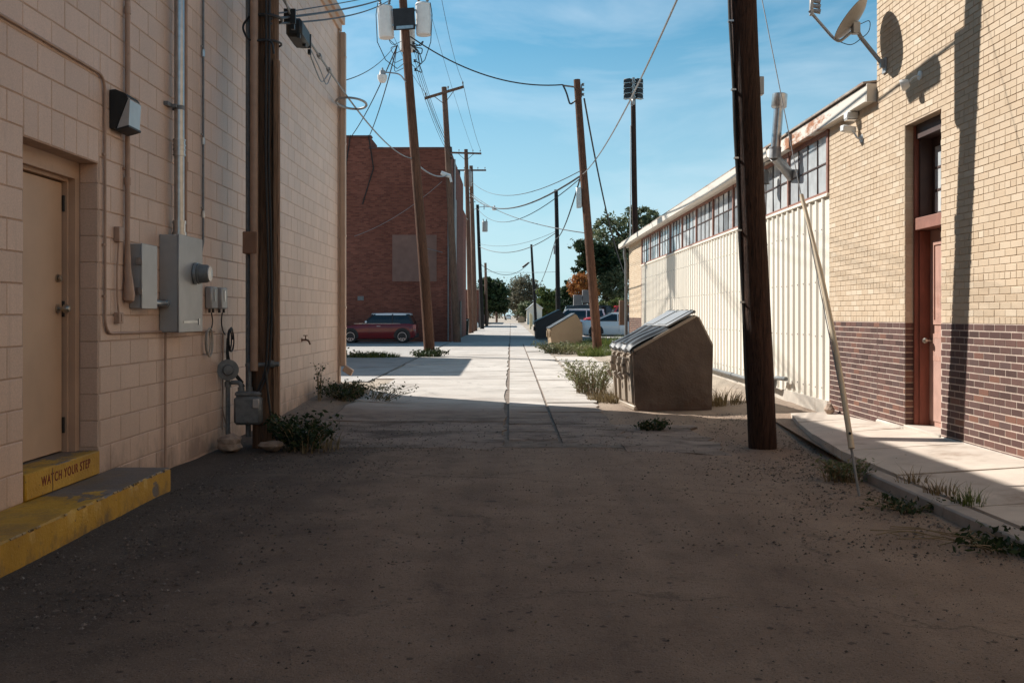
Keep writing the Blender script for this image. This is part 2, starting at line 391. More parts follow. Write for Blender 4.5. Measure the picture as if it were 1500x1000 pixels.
def pane_mat():
    m, nt, b = newmat('dusty_pane')
    o = N(nt, 'ShaderNodeObjectInfo')
    col = ramp(nt, o.outputs['Random'], [(0,(.16,.18,.19)),(.2,(.42,.45,.47)),(.6,(.58,.61,.62)),(1,(.70,.71,.70))])
    n1 = noise(nt, posn(nt), 5, 5)
    col = mixc(nt, 1.0, col, ramp(nt, n1, [(.3,(.75,.75,.75)),(.7,(1,1,1))]), 'MULTIPLY')
    setc(nt, b, col); b.inputs['Roughness'].default_value = .12; b.inputs['Specular IOR Level'].default_value = .6; return m
m_pane = pane_mat()
# ------------------------------------------------------------------ ground
def ground_mat():
    m, nt, b = newmat('dusty_asphalt')
    P = posn(nt); sp = N(nt, 'ShaderNodeSeparateXYZ'); nt.links.new(P, sp.inputs[0])
    n1 = noise(nt, P, .55, 7, .6); n2 = noise(nt, P, 2.2, 6, .65); fine = noise(nt, P, 95, 3, .7); mid = noise(nt, P, 28, 4, .6)
    asph = mixc(nt, ramp(nt, n2, [(.35,(0,0,0)),(.7,(1,1,1))]), (.200,.138,.102), (.275,.195,.146))
    dirt = mixc(nt, ramp(nt, n2, [(.3,(0,0,0)),(.7,(1,1,1))]), (.27,.19,.138), (.34,.245,.18))
    # dust lies towards the right kerb, in drifts, and beyond y = 9
    xm = ramp(nt, math_(nt, 'ADD', math_(nt, 'MULTIPLY', sp.outputs[0], .12), .5), [(.42,(0,0,0)),(.92,(.5,.5,.5))])
    ym = ramp(nt, math_(nt, 'MULTIPLY', sp.outputs[1], .05), [(.28,(0,0,0)),(.52,(.42,.42,.42))])
    f = math_(nt, 'ADD', math_(nt, 'ADD', xm, ym), n1)
    col = mixc(nt, ramp(nt, f, [(.52,(0,0,0)),(.95,(1,1,1))]), asph, dirt)
    far = ramp(nt, math_(nt, 'MULTIPLY', sp.outputs[1], .01), [(.13,(0,0,0)),(.2,(1,1,1))])
    col = mixc(nt, far, col, mixc(nt, n2, (.36,.30,.24), (.50,.43,.35)))
    # dark loose gravel along the left wall
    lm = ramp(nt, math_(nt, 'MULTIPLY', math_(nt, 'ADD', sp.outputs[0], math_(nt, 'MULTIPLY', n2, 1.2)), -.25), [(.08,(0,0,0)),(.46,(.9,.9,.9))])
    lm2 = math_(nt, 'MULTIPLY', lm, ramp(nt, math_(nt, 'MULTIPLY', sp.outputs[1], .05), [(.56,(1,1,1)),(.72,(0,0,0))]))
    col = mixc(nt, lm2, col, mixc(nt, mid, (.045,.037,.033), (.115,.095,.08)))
    st = noise(nt, P, 1.05, 6, .65)
    col = mixc(nt, ramp(nt, st, [(.62,(0,0,0)),(.80,(.5,.5,.5))]), col, (.085,.063,.051))
    col = mixc(nt, ramp(nt, fine, [(.62,(0,0,0)),(.70,(.7,.7,.7))]), col, (.30,.25,.21))
    col = mixc(nt, ramp(nt, fine, [(.28,(.8,.8,.8)),(.38,(0,0,0))]), col, (.04,.033,.03))
    col = mixc(nt, ramp(nt, noise(nt, P, 4.2, 8, .72), [(.64,(0,0,0)),(.68,(.6,.6,.6))]), col, (.06,.048,.042))
    for sc_, lo, hi, cl, cd, st_ in ((150, .12, .90, (.30,.25,.215), (.045,.036,.032), .7), (62, .06, .955, (.26,.21,.18), (.05,.04,.035), .55), (24, .02, .99, (.24,.19,.16), (.045,.035,.03), .7)):
        vo = N(nt, 'ShaderNodeTexVoronoi'); vo.inputs['Scale'].default_value = sc_; nt.links.new(P, vo.inputs['Vector'])
        se = N(nt, 'ShaderNodeSeparateColor'); nt.links.new(vo.outputs['Color'], se.inputs[0])
        tight = ramp(nt, math_(nt, 'MULTIPLY', vo.outputs['Distance'], 1.0), [(.30,(st_,)*3),(.48,(0,0,0))])
        col = mixc(nt, math_(nt, 'MULTIPLY', tight, math_(nt, 'GREATER_THAN', se.outputs[0], hi)), col, cl)
        col = mixc(nt, math_(nt, 'MULTIPLY', tight, math_(nt, 'LESS_THAN', se.outputs[0], lo)), col, cd)
    gc = N(nt, 'ShaderNodeTexVoronoi', feature='DISTANCE_TO_EDGE'); gc.inputs['Scale'].default_value = .33
    wv = N(nt, 'ShaderNodeVectorMath', operation='ADD'); cn = N(nt, 'ShaderNodeTexNoise'); cn.inputs['Scale'].default_value = 1.3; cn.inputs['Detail'].default_value = 8; cn.inputs['Roughness'].default_value = .65
    nt.links.new(P, cn.inputs['Vector']); nt.links.new(P, wv.inputs[0]); nt.links.new(cn.outputs['Color'], wv.inputs[1]); nt.links.new(wv.outputs[0], gc.inputs['Vector'])
    cf = math_(nt, 'MULTIPLY', ramp(nt, gc.outputs['Distance'], [(.0,(.45,.45,.45)),(.006,(0,0,0))]), ramp(nt, n1, [(.46,(0,0,0)),(.52,(1,1,1))]))
    col = mixc(nt, cf, col, (.04,.032,.028))
    trk = noise(nt, posn(nt, (1.5,.11,1)), 1.0, 5, .6); col = mixc(nt, 1.0, col, ramp(nt, trk, [(.32,(.74,.73,.74)),(.62,(1.05,1.04,1.02))]), 'MULTIPLY')
    oil = noise(nt, posn(nt, (1,.7,1)), 1.9, 8, .75); col = mixc(nt, ramp(nt, oil, [(.60,(0,0,0)),(.68,(.6,.6,.6))]), col, (.055,.043,.037))
    setc(nt, b, col); b.inputs['Roughness'].default_value = .9; b.inputs['Specular IOR Level'].default_value = .2
    bump(nt, b, math_(nt, 'ADD', math_(nt, 'MULTIPLY', fine, 1.1), mid), .8, .014); return m
m_ground = ground_mat()
def slab_mat(name, a, c, dirtc, lim):
    m, nt, b = newmat(name)
    P = posn(nt); sp = N(nt, 'ShaderNodeSeparateXYZ'); nt.links.new(P, sp.inputs[0])
    o = N(nt, 'ShaderNodeObjectInfo')
    n1 = noise(nt, P, .8, 7, .62); n2 = noise(nt, P, 4, 6, .65); fine = noise(nt, P, 120, 3, .7)
    col = mixc(nt, n1, a, c)
    col = mixc(nt, 1.0, col, ramp(nt, o.outputs['Random'], [(0,(.86,.85,.84)),(1,(1,1,1))]), 'MULTIPLY')
    col = mixc(nt, ramp(nt, n2, [(.58,(0,0,0)),(.75,(.5,.5,.5))]), col, tuple(x*.7 for x in a))
    ym = ramp(nt, math_(nt, 'MULTIPLY', sp.outputs[1], .05), [(.52,(.40,.40,.40)),(.80,(0,0,0))])
    d = math_(nt, 'ADD', noise(nt, posn(nt, (1,1.5,1)), .62, 8, .66), math_(nt, 'MULTIPLY', ym, lim))
    col = mixc(nt, ramp(nt, d, [(.50,(0,0,0)),(.92,(.92,.92,.92))]), col, mixc(nt, n2, tuple(x*.55 for x in dirtc), dirtc))
    n5 = noise(nt, P, 1.7, 8, .7)
    col = mixc(nt, ramp(nt, n5, [(.50,(0,0,0)),(.68,(.42,.42,.42))]), col, tuple(x*.52 for x in a))
    nm = ramp(nt, math_(nt, 'ADD', math_(nt, 'MULTIPLY', sp.outputs[1], .05), math_(nt, 'MULTIPLY', n1, .06)), [(.77,(.88,.88,.88)),(.84,(0,0,0))])  # dirt and painted shade brown the near slabs, fading at the sunlit edge
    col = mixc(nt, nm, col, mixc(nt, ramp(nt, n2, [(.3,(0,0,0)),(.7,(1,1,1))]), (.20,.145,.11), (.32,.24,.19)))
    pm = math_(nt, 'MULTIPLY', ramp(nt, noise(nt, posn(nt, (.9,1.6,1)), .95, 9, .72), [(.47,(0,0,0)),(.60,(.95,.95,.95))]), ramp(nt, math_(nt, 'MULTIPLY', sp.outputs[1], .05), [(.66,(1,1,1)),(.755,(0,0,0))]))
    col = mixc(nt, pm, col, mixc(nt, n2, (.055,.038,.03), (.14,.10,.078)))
    cr = N(nt, 'ShaderNodeTexVoronoi', feature='DISTANCE_TO_EDGE'); cr.inputs['Scale'].default_value = .42
    wv = N(nt, 'ShaderNodeVectorMath', operation='ADD'); cn = N(nt, 'ShaderNodeTexNoise'); cn.inputs['Scale'].default_value = 1.8; cn.inputs['Detail'].default_value = 6
    nt.links.new(P, cn.inputs['Vector']); nt.links.new(P, wv.inputs[0]); nt.links.new(cn.outputs['Color'], wv.inputs[1]); nt.links.new(wv.outputs[0], cr.inputs['Vector'])
    cf = math_(nt, 'MULTIPLY', ramp(nt, cr.outputs['Distance'], [(.0,(1,1,1)),(.010,(0,0,0))]), ramp(nt, n1, [(.48,(0,0,0)),(.56,(1,1,1))]))
    col = mixc(nt, math_(nt, 'MULTIPLY', cf, .6), col, (.10,.075,.06))
    col = mixc(nt, ramp(nt, fine, [(.63,(0,0,0)),(.70,(.35,.35,.35))]), col, tuple(x*.5 for x in a))
    setc(nt, b, col); b.inputs['Roughness'].default_value = .88; b.inputs['Specular IOR Level'].default_value = .25
    bump(nt, b, math_(nt, 'ADD', fine, n2), .35, .008); return m
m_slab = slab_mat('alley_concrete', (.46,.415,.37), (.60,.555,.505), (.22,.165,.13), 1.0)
m_lot = slab_mat('lot_concrete', (.36,.34,.315), (.46,.435,.41), (.2,.15,.12), .6)

xs = sorted(set([-1500,-600,-250,-120,-60,-35,-20,-14,-10,-7,-5,-4.1] + [round(-4+.25*i,3) for i in range(41)] + [6.6,7.5,9,11,14,20,35,60,120,250,600,1500]))
ys = sorted(set([-300,-60,-20,-8,-3,0] + [round(1+.35*i,3) for i in range(95)] + [36,39,42,46,50,55,60,66,72,80,90,100,115,130,150,180,220,280,360,480,700,1100,1800,3000]))
g = MB(); nx, ny = len(xs), len(ys)
V = []
for y in ys:
    for x in xs:
        z = gz(x, y) + (rnd.gauss(0, .002 if y > 10.6 and -3 < x < 1.6 else .006) if (abs(x) < 5 and y < 34) else 0)
        V.append((x, y, z))
g.add(V, [(j*nx+i, j*nx+i+1, (j+1)*nx+i+1, (j+1)*nx+i) for j in range(ny-1) for i in range(nx-1)])
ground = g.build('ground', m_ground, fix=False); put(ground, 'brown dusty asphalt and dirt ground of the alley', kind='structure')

# alley paving: concrete slabs laid in three runs
alley = MB()
AX = [-2.55+.35*i for i in range(12)]; ay = [11.0+.55*i for i in range(63)] + [46+4*i for i in range(31)]
alley.add([(x, y, gz(x, y)+.005) for y in ay for x in AX], [(j*12+i, j*12+i+1, j*12+i+13, j*12+i+12) for j in range(len(ay)-1) for i in range(11)])
m_jointdirt = simple('joint_dirt', (.17,.13,.10), .95, var=.35, scale=6)
alley = alley.build('road', m_jointdirt, fix=False); put(alley, 'long concrete paved alley running away between the buildings', kind='structure')
def slab(parent, x0, x1, y0, y1, mat, top=.024, jit=.004, name='concrete_slab', nx_=2, ragged=0, zf=None, feather=0, x0e=None):
    b = MB(); g_ = .009; zf = zf or gz
    tilt = [rnd.gauss(0, jit) for _ in range(4)]
    n = 12 if feather else 4; T = []; ph = rnd.uniform(0, 6)
    for j in range(n+1):
        for i in range(n+1):
            u, v = i/n, j/n; xa = x0 if x0e is None else x0+(x0e-x0)*v
            x = xa+g_+(x1-xa-2*g_)*u; y = y0+g_+(y1-y0-2*g_)*v
            if ragged and i == n: x += rnd.uniform(-ragged, ragged*.3)
            if ragged and i == 0 and x0 < -1: x += rnd.uniform(-ragged*.3, ragged)
            z = zf(x, y)+top+tilt[0]*(1-u)*(1-v)+tilt[1]*u*(1-v)+tilt[2]*u*v+tilt[3]*(1-u)*v
            if feather and j == 0:
                z = zf(x, y)+rnd.uniform(-.004, .004); y += feather*(.6*math.sin(x*2.3+ph)+.5*math.sin(x*5.1+ph*2)+rnd.uniform(-.25, .25))
            if feather and j == 1: z -= top*rnd.uniform(.1, .7)
            T.append((x, y, z))
    b.add(T, [(j*(n+1)+i, j*(n+1)+i+1, (j+1)*(n+1)+i+1, (j+1)*(n+1)+i) for j in range(n) for i in range(n)])
    ring = [i for i in range(n+1)]+[j*(n+1)+n for j in range(1, n+1)]+[n*(n+1)+i for i in range(n-1, -1, -1)]+[j*(n+1) for j in range(n-1, 0, -1)]
    base = [T[k] for k in ring]; low = [(p[0], p[1], p[2]-.09) for p in base]; L = len(ring)
    b.add(base+low, [(k, L+k, L+(k+1) % L, (k+1) % L) for k in range(L)])
    return b.build(name, mat, parent, smooth=False)
y = 11.5
while y < 46:                                            # narrow centre strip, short slabs
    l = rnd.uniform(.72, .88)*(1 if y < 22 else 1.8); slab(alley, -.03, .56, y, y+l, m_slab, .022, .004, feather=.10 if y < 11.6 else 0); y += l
y = 11.0
while y < 46:                                            # broad left run
    l = rnd.uniform(2.2, 3.2) if y < 26 else rnd.uniform(3, 4.2)
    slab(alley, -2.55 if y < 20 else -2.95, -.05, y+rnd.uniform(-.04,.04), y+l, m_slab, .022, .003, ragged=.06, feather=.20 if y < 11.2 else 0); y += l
y = 11.2
while y < 46:
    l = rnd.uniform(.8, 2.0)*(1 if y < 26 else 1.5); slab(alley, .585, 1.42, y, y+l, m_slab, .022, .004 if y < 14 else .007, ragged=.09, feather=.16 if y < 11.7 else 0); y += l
y = 46.2
while y < 166:
    l = 4.0 if y < 90 else 8; slab(alley, -2.9, -.05, y, y+l, m_slab, .02, .004); slab(alley, -.02, 1.5, y, y+l, m_slab, .02, .004); y += l
# concrete apron on the right and the cracked pad in the shade
for (x0, x1, y0, y1) in ((1.45, 2.5, 20.6, 23.4), (1.45, 2.6, 23.4, 26.4), (1.45, 2.7, 26.4, 29.3), (1.45, 2.7, 29.3, 32.5), (2.5, 3.6, 20.9, 23.4)):
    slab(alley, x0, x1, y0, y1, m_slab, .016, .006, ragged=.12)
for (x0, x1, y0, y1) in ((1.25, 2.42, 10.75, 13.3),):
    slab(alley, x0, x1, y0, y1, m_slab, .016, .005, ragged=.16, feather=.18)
lot = MB(); lx = [-30,-20,-14,-9,-6,-3.0]; ly = [19.2,20.8,22.5,25,28,31,34,38,42,46,50.5]
lot.add([(x, y, gz(x, y)+.020) for y in ly for x in lx], [(j*6+i, j*6+i+1, j*6+i+7, j*6+i+6) for j in range(len(ly)-1) for i in range(5)])
lot = lot.build('pavement', m_lot, fix=False); put(lot, 'pale concrete parking lot in front of the red brick building', kind='structure')
rlot = MB(); lx = [3.0,6,10,16,24,40]; ly = [39,43,48,54,60,68,76,90]
rlot.add([(x, y, gz(x, y)+.016) for y in ly for x in lx], [(j*6+i, j*6+i+1, j*6+i+7, j*6+i+6) for j in range(len(ly)-1) for i in range(5)])
rlot = rlot.build('pavement', m_lot, fix=False); put(rlot, 'car park surface where the silver car stands', kind='structure')

# sidewalk and kerb on the right
XR = 4.45
def walk_z(x, y): return interp(x, [3.15, XR], [.125, .205]) - interp(y, [9.8, 13.8], [0, .09])
sw = MB(); sw.add([(3.2, 2, .05), (XR, 2, .12), (XR, 13.9, .05), (3.6, 13.9, .03), (3.2, 9.5, .05)], [(0,1,2,3,4)])
sidewalk = sw.build('sidewalk', m_ground, fix=False); put(sidewalk, 'pale concrete sidewalk along the tan brick building', kind='structure')
for (x0, x0e, y0, y1) in ((3.2, 3.2, 2.4, 3.9), (3.2, 3.2, 3.9, 5.4), (3.2, 3.2, 5.4, 6.9), (3.2, 3.2, 6.9, 8.25), (3.2, 3.22, 8.25, 9.72), (3.22, 3.42, 9.72, 11.3), (3.42, 3.66, 11.3, 12.7), (3.66, 3.9, 12.7, 13.9)):
    slab(sidewalk, x0, 4.44, y0, y1, m_walk, 0, .003, 'sidewalk_slab', zf=walk_z, x0e=x0e)
kerb = thing('kerb', 'low concrete kerb between the dirt and the sidewalk, weeds growing on it', 'kerb', (3.09, 6, .05))
y = 2.2
while y < 8.5:
    l = 1.58; b = MB(); b.obox((3.085, y+l/2, .045), (.078, 0, 0), (0, l/2-.004, 0), (0, 0, .085+rnd.uniform(-.004,.004)), 0, .014)
    b.build('kerb_stone', m_curb, kerb); y += l

# loose stones and litter on the ground
def scatter(name, n, region, mats, smin, smax, label, seed=3, up=.003):
    r = random.Random(seed); b = MB()
    for _ in range(n):
        x, y = region(r); s = smin+(smax-smin)*r.random()**4
        z = gz(x, y)+up
        a = r.random()*6.3; h = s*r.uniform(.5, .9)
        top = (x+r.uniform(-.2,.2)*s, y+r.uniform(-.2,.2)*s, z+h)
        P = [(x+math.cos(a+k*1.57+r.uniform(-.4,.4))*s, y+math.sin(a+k*1.57+r.uniform(-.4,.4))*s, z-.002+r.uniform(0, .4)*h) for k in range(4)]
        b.add(P+[top], [(0,1,4),(1,2,4),(2,3,4),(3,0,4)], 0)
    o = b.build(name, mats, smooth=False, fix=False); put(o, label, kind='stuff'); return o
def m_gravel_():
    m, nt, b = newmat('gravel'); col = ramp(nt, island_rand(nt), [(0,(.04,.032,.028)),(.5,(.10,.08,.065)),(.85,(.14,.112,.095)),(1,(.22,.18,.155))])
    setc(nt, b, col); b.inputs['Roughness'].default_value = .9; return m
m_gravel = m_gravel_()
def reg_left(r):
    y = 4.2+7.6*r.random(); return (max(-3.12 if y > 9.3 else -2.68, -2.7+abs(r.gauss(0, .75))), y)
def reg_all(r):
    y = 3.6+7.6*r.random()**1.2; return (r.uniform(-2.6, 3.0), y)
def reg_right(r):
    y = 5.6+9*r.random(); return (min(3.0 if y < 9 else 4.2, 2.95-abs(r.gauss(0, .7))+(.5 if y > 9.5 else 0)), y)
scatter('gravel', 7000, reg_left, m_gravel, .003, .016, 'dark loose gravel along the foot of the painted block wall', 3)
def reg_slab(r):
    y = 10.6+3.6*r.random()**1.4; return (r.choice((r.gauss(-.9, .5), r.gauss(-1.9, .4), r.gauss(1.2, .5))), y)
scatter('gravel', 2200, reg_slab, m_gravel, .004, .015, 'dirt and grit washed over the near end of the concrete', 6, .024)
scatter('gravel', 6500, reg_all, m_gravel, .002, .010, 'fine grit scattered over the asphalt', 4)
scatter('gravel', 5000, reg_right, m_gravel, .003, .017, 'dirt crumbs and small stones near the kerb', 5)

# ------------------------------------------------------------------ block and brick laying
def brick_mesh(l, h, d, ch=.004):
    b = MB(); f = [(0, -l/2+ch, -h/2+ch), (0, l/2-ch, -h/2+ch), (0, l/2-ch, h/2-ch), (0, -l/2+ch, h/2-ch)]
    e = [(-ch, -l/2, -h/2), (-ch, l/2, -h/2), (-ch, l/2, h/2), (-ch, -l/2, h/2)]
    q = [(-d, p[1], p[2]) for p in e]
    fs = [(0,1,2,3)]+[(i, 4+i, 4+(i+1) % 4, (i+1) % 4) for i in range(4)]+[(4+i, 8+i, 8+(i+1) % 4, 4+(i+1) % 4) for i in range(4)]
    return f+e+q, fs
def cut(segs, a, b):
    out = []
    for (s, e) in segs:
        if e <= a or s >= b: out.append((s, e)); continue
        if s < a: out.append((s, a))
        if e > b: out.append((b, e))
    return out
def lay(parent, name, stuffname, pieces, X, sgn, mats_of, visible, limit=300, joint=.0095, ch=.004, d=.02, jx=.0015, jy=None):
    """pieces: (y0,y1,z0,z1,kind); face at X looking along sgn; nearest visible ones become objects of their own"""
    pieces = [p for p in pieces if p[1]-p[0] > .03]
    vis = sorted([p for p in pieces if visible(p)], key=lambda p: p[0])[:limit]
    vs_ = set(vis); cache = {}
    stuff = {}
    w = wloc(parent)
    for p in pieces:
        y0, y1, z0, z1, k = p
        l, h = round(y1-y0-(joint if jy is None else jy), 4), round(z1-z0-joint, 4)
        if k == 1: l -= .004; h -= .003
        if l < .01 or h < .01: continue
        c = Vector((X+rnd.uniform(-jx, jx), (y0+y1)/2, (z0+z1)/2))
        if p in vs_:
            key = (l, h, k)
            if key not in cache:
                V, Fs = brick_mesh(l, h, d, ch)
                me = bpy.data.meshes.new(name); me.from_pydata([(x*sgn, y*sgn, z) for x, y, z in V], [], Fs); me.materials.append(mats_of[k]); cache[key] = me
            o = bpy.data.objects.new(name, cache[key]); COL.objects.link(o); o.parent = parent; o.location = c-w
        else:
            V, Fs = brick_mesh(l, h, d, ch)
            stuff.setdefault(k, MB()).add([(x*sgn+c.x, y*sgn+c.y, z+c.z) for x, y, z in V], Fs)
    for k, mb in stuff.items():
        o = mb.build(stuffname, mats_of[k], parent, smooth=False, fix=False); o['kind'] = 'stuff'

# ------------------------------------------------------------------ left painted block building
XL = -3.17; YE = 18.4; ZT = 6.9
lb = thing('block_building', 'pink tan painted concrete block building with a tan steel door and yellow steps', 'building', (XL, 8, 0))
DY0, DY1, DZ0, DZ1 = 6.48, 7.665, .41, 2.62
core = MB()
core.box(-16, -3.55, -22, YE-.02, -.3, ZT-.05)
xb = XL-.006
core.box(-16, -3.6, -22, 8.8, ZT+.125, 11.5)  # unseen taller part, added to darken the wall and ground near the camera
core.box(-3.55, xb, -22, DY0+.002, -.3, ZT-.05); core.box(-3.55, xb, DY1-.002, YE-.02, -.3, ZT-.05)
core.box(-3.55, xb, DY0+.002, DY1-.002, DZ1-.002, ZT-.05); core.box(-3.55, xb-.004, DY0+.002, DY1-.002, -.3, DZ0-.19)
core.build('wall', m_joint, lb, smooth=False)
H = .2032; zo = .029; pieces = []
k = 0
while zo+k*H < ZT-.12:
    z0, z1 = zo+k*H, min(zo+(k+1)*H, ZT-.08)
    off = 6.469 if k % 2 == 0 else 6.469+.2032
    y = off-.4064*20; segs = []
    while y < YE-.15:
        segs.append((y, y+.4064)); y += .4064
    for (s, e) in segs:
        s2, e2 = max(s, 1.5), min(e, YE-.15)
        if e2-s2 < .03: continue
        mid_ = (z0+z1)/2
        if DZ0-.02 < mid_ < DZ1: sub = cut([(s2, e2)], DY0, DY1)
        elif .2 < mid_ <= DZ0: sub = cut([(s2, e2)], DY0, DY1)
        else: sub = [(s2, e2)]
        if k in (13,): sub = cut(sub, DY0, DY1)
        for (a, b_) in sub: pieces.append((a, b_, z0, z1, 0))
    k += 1
q = (DY1-DY0)/6
for i in range(6): pieces.append((DY0+q*i, DY0+q*(i+1), DZ1, zo+14*H, 0))
for kk in range(1, 13):                                  # reveal blocks seen inside the door opening are part of the wall
    pass
def vis_l(p): return p[0] > 6.05 and (EYE+(HY)/F*p[1]) > p[2] and p[3] > .05
lay(lb, 'block', 'blocks', pieces, XL, 1, [m_cmu], vis_l, 300, .008, .005, .03, .0012, .006)
rv = MB()
for kk in range(2, 13):                                  # far reveal in blocks
    z0, z1 = max(DZ0, zo+kk*H), min(DZ1, zo+(kk+1)*H)
    rv.obox((XL-.075, DY1+.02, (z0+z1)/2), (.068, 0, 0), (0, .027, 0), (0, 0, (z1-z0)/2-.0035), 0, .004)
rv.build('reveal', m_cmu, lb, smooth=False)
# door: frame, leaf, hardware
fr = MB()
xf = XL-.15
fr.box(xf-.12, xf, DY0-.05, DY0+.06, DZ0, DZ1+.0); fr.box(xf-.12, xf, DY1-.075, DY1+.02, DZ0, DZ1)
fr.box(xf-.12, xf, DY0+.06, DY1-.075, DZ1-.13, DZ1)
fr.box(xf-.17, xf-.05, DY1-.10, DY1-.075, DZ0, DZ1-.13); fr.box(xf-.17, xf-.05, DY0+.06, DY1-.10, DZ1-.155, DZ1-.13)
door = MB(); door.box(xf-.13, xf-.085, DY0+.065, DY1-.112, DZ0+.015, DZ1-.165, 0, .004)
door = door.build('door', m_doorpaint, lb)
fr.build('door_frame', m_fascia, lb, smooth=False)
h = MB(); hy = DY1-.19
for hz_, rr in ((1.50, .03), (1.73, .026)):
    h = MB(); h.lathe([(0, 0), (rr*1.2, .001), (rr*1.2, .012), (.012, .014)] + ([(.012, .045), (rr, .05), (rr*1.1, .075), (rr*.7, .095), (0, .097)] if rr == .03 else [(rr, .02), (rr*.9, .035), (0, .037)]), (xf-.085, hy, hz_), (1, 0, 0), 14); h.build('door_knob' if hz_ < 1.6 else 'deadbolt', m_chrome, door)
hg = MB()
for hz_ in (.62, 1.5, 2.3): hg.tube([(xf-.075, DY1-.108, hz_-.06), (xf-.075, DY1-.108, hz_+.06)], .011, 8)
hg.each('hinge', m_darkmetal, door)
# eave trim, corner board, downspout
e = MB(); e.box(XL-.35, XL+.095, -22, YE+.11, ZT-.06, ZT+.12, 0, .008); e.box(XL-.02, XL+.045, -22, YE+.05, ZT-.20, ZT-.063, 0, .006)
e.build('eave_trim', m_fascia, lb)
rf = MB(); rf.box(-16.2, XL-.36, -22.2, YE+.1, ZT-.04, ZT+.06); rf.build('roof', m_roof, lb, smooth=False)
cbd = MB(); cbd.box(XL-.1, XL+.03, YE-.14, YE+.03, .15, ZT-.21, 0, .006); cbd.build('corner_board', m_fascia, lb)
ds = MB()
ds.box(XL+.034, XL+.135, YE-.13, YE+.0, .52, ZT-.25, 0, .012)
ds.obox((XL+.18, YE-.07, .44), (.075, 0, -.05), (0, .06, 0), (.03, 0, .05), 0, .01)
ds.box(XL+.03, XL+.142, YE-.137, YE+.007, 1.58, 1.62, 0, .004)
for zz in (1.2, 2.9, 4.6, 6.2): ds.box(XL+.03, XL+.139, YE-.134, YE+.004, zz, zz+.03)
ds.build('downspout', m_fascia, lb)

# ------------------------------------------------------------------ yellow steps
st = MB(); rs_ = random.Random(8); prev = None; SV = []; n_s = 150
for i in range(n_s+1):
    y = 2.7+(8.0-2.7)*i/n_s; j1, j2, j3 = [rs_.gauss(0, .0016) for _ in range(3)]
    ck = rs_.uniform(.004, .016) if rs_.random() < .16 else 0; c_ = .010+ck
    if i == n_s: j1 = j2 = j3 = 0
    SV += [(XL-.02, y, .0), (XL-.02, y, .231), (XL+.436-c_, y, .231+j1), (XL+.436+j2, y, .231-c_), (XL+.437+j3, y, .12), (XL+.437+j3, y, -.02)]
st.add(SV, [(6*i+k, 6*i+k+1, 6*i+k+7, 6*i+k+6) for i in range(n_s) for k in range(5)]+[(5,4,3,2,1,0), tuple(6*n_s+k for k in range(6))])
# chipped front edge
lowstep = st.build('yellow_step', m_yellow); put(lowstep, 'long yellow concrete platform with worn grey patch at the foot of the block wall', 'step')
chips = MB(); r_ = random.Random(5)
for _ in range(46):
    y = r_.uniform(4.5, 7.95); s = r_.uniform(.008, .028)
    chips.obox((XL+.436, y, .226), (.006, 0, 0), (0, s, 0), (0, 0, .007), 0, .003)
o = chips.build('chipped_edge', simple('bare_concrete', (.42,.30,.16), .9), lowstep); o['kind'] = 'stuff'
ts = MB(); ts.box(XL-.30, XL+.012, DY0+.01, DY1-.01, .236, DZ0+.005, 0, .008)
tstep = ts.build('door_step', m_yellow); put(tstep, 'upper yellow door step painted with WATCH YOUR STEP', 'step')
def text_mesh(body, size, mat, name, parent, org, right, up, xs=1.0, ext=.0008, spacing=1.12):
    cu = bpy.data.curves.new(name, 'FONT'); cu.body = body; cu.size = size; cu.extrude = ext; cu.space_character = spacing; cu.offset = size*.012
    to = bpy.data.objects.new(name, cu); COL.objects.link(to)
    me = bpy.data.meshes.new_from_object(to.evaluated_get(bpy.context.evaluated_depsgraph_get()))
    bpy.data.objects.remove(to)
    rg, u = Vector(right), Vector(up); n = rg.cross(u)
    for v in me.vertices:
        c = v.co.copy(); v.co = rg*c.x*xs+u*c.y+n*c.z
    o = bpy.data.objects.new(name, me); COL.objects.link(o); me.materials.append(mat); o.parent = parent; o.location = Vector(org)-wloc(parent); o['kind'] = 'stuff'; return o
m_redtext = simple('dark_red_lettering', (.20,.020,.012), .7, var=.3, scale=30, dirt=((.42,.22,.03), 40, .62))
text_mesh('WATCH YOUR STEP', .092, m_redtext, 'lettering', tstep, (XL+.0135, 6.70, .30), (0, 1, .02), (0, 0, 1), .80, .0008, 1.2)
crk = MB(); crk.tube([(XL+.0125, 6.86, .40), (XL+.0135, 6.855, .33), (XL+.0135, 6.865, .28), (XL+.0135, 6.86, .24)], .0035, 5); crk.build('crack', m_twig, tstep)
# ------------------------------------------------------------------ things on the left wall
def on_wall_y(px): return -XL*F/(HX-px)
def wz(px, py): return EYE+(HY-py)/(HX-px)*(-XL)
def strap(b, y, z, x=XL, w=.05, mi=0): b.box(x-.004, x+.02, y-w/2, y+w/2, z-.009, z+.009, mi)
# (a) looped conduit over the door
t = thing('conduit', 'thin painted conduit running over the door, down and along under the meter box', 'conduit', (XL, 7.73, 1.28))
b = MB(); zc = XL+.016
b.tube(bend([(zc, 3.5, 3.31), (zc, 7.74, 3.31), (zc, 7.74, 1.31), (zc, 9.6, 1.30), (zc, 10.6, 1.28)], .14, 7), .0115, 8)
b.build('pipe', m_conduit, t)
b = MB()
for y in (6.75, 7.2, 7.5): strap(b, y, 3.31, XL, .012)
for z in (2.7, 2.0, 1.6): strap(b, 7.74, z)
b.each('strap', m_conduit, t)
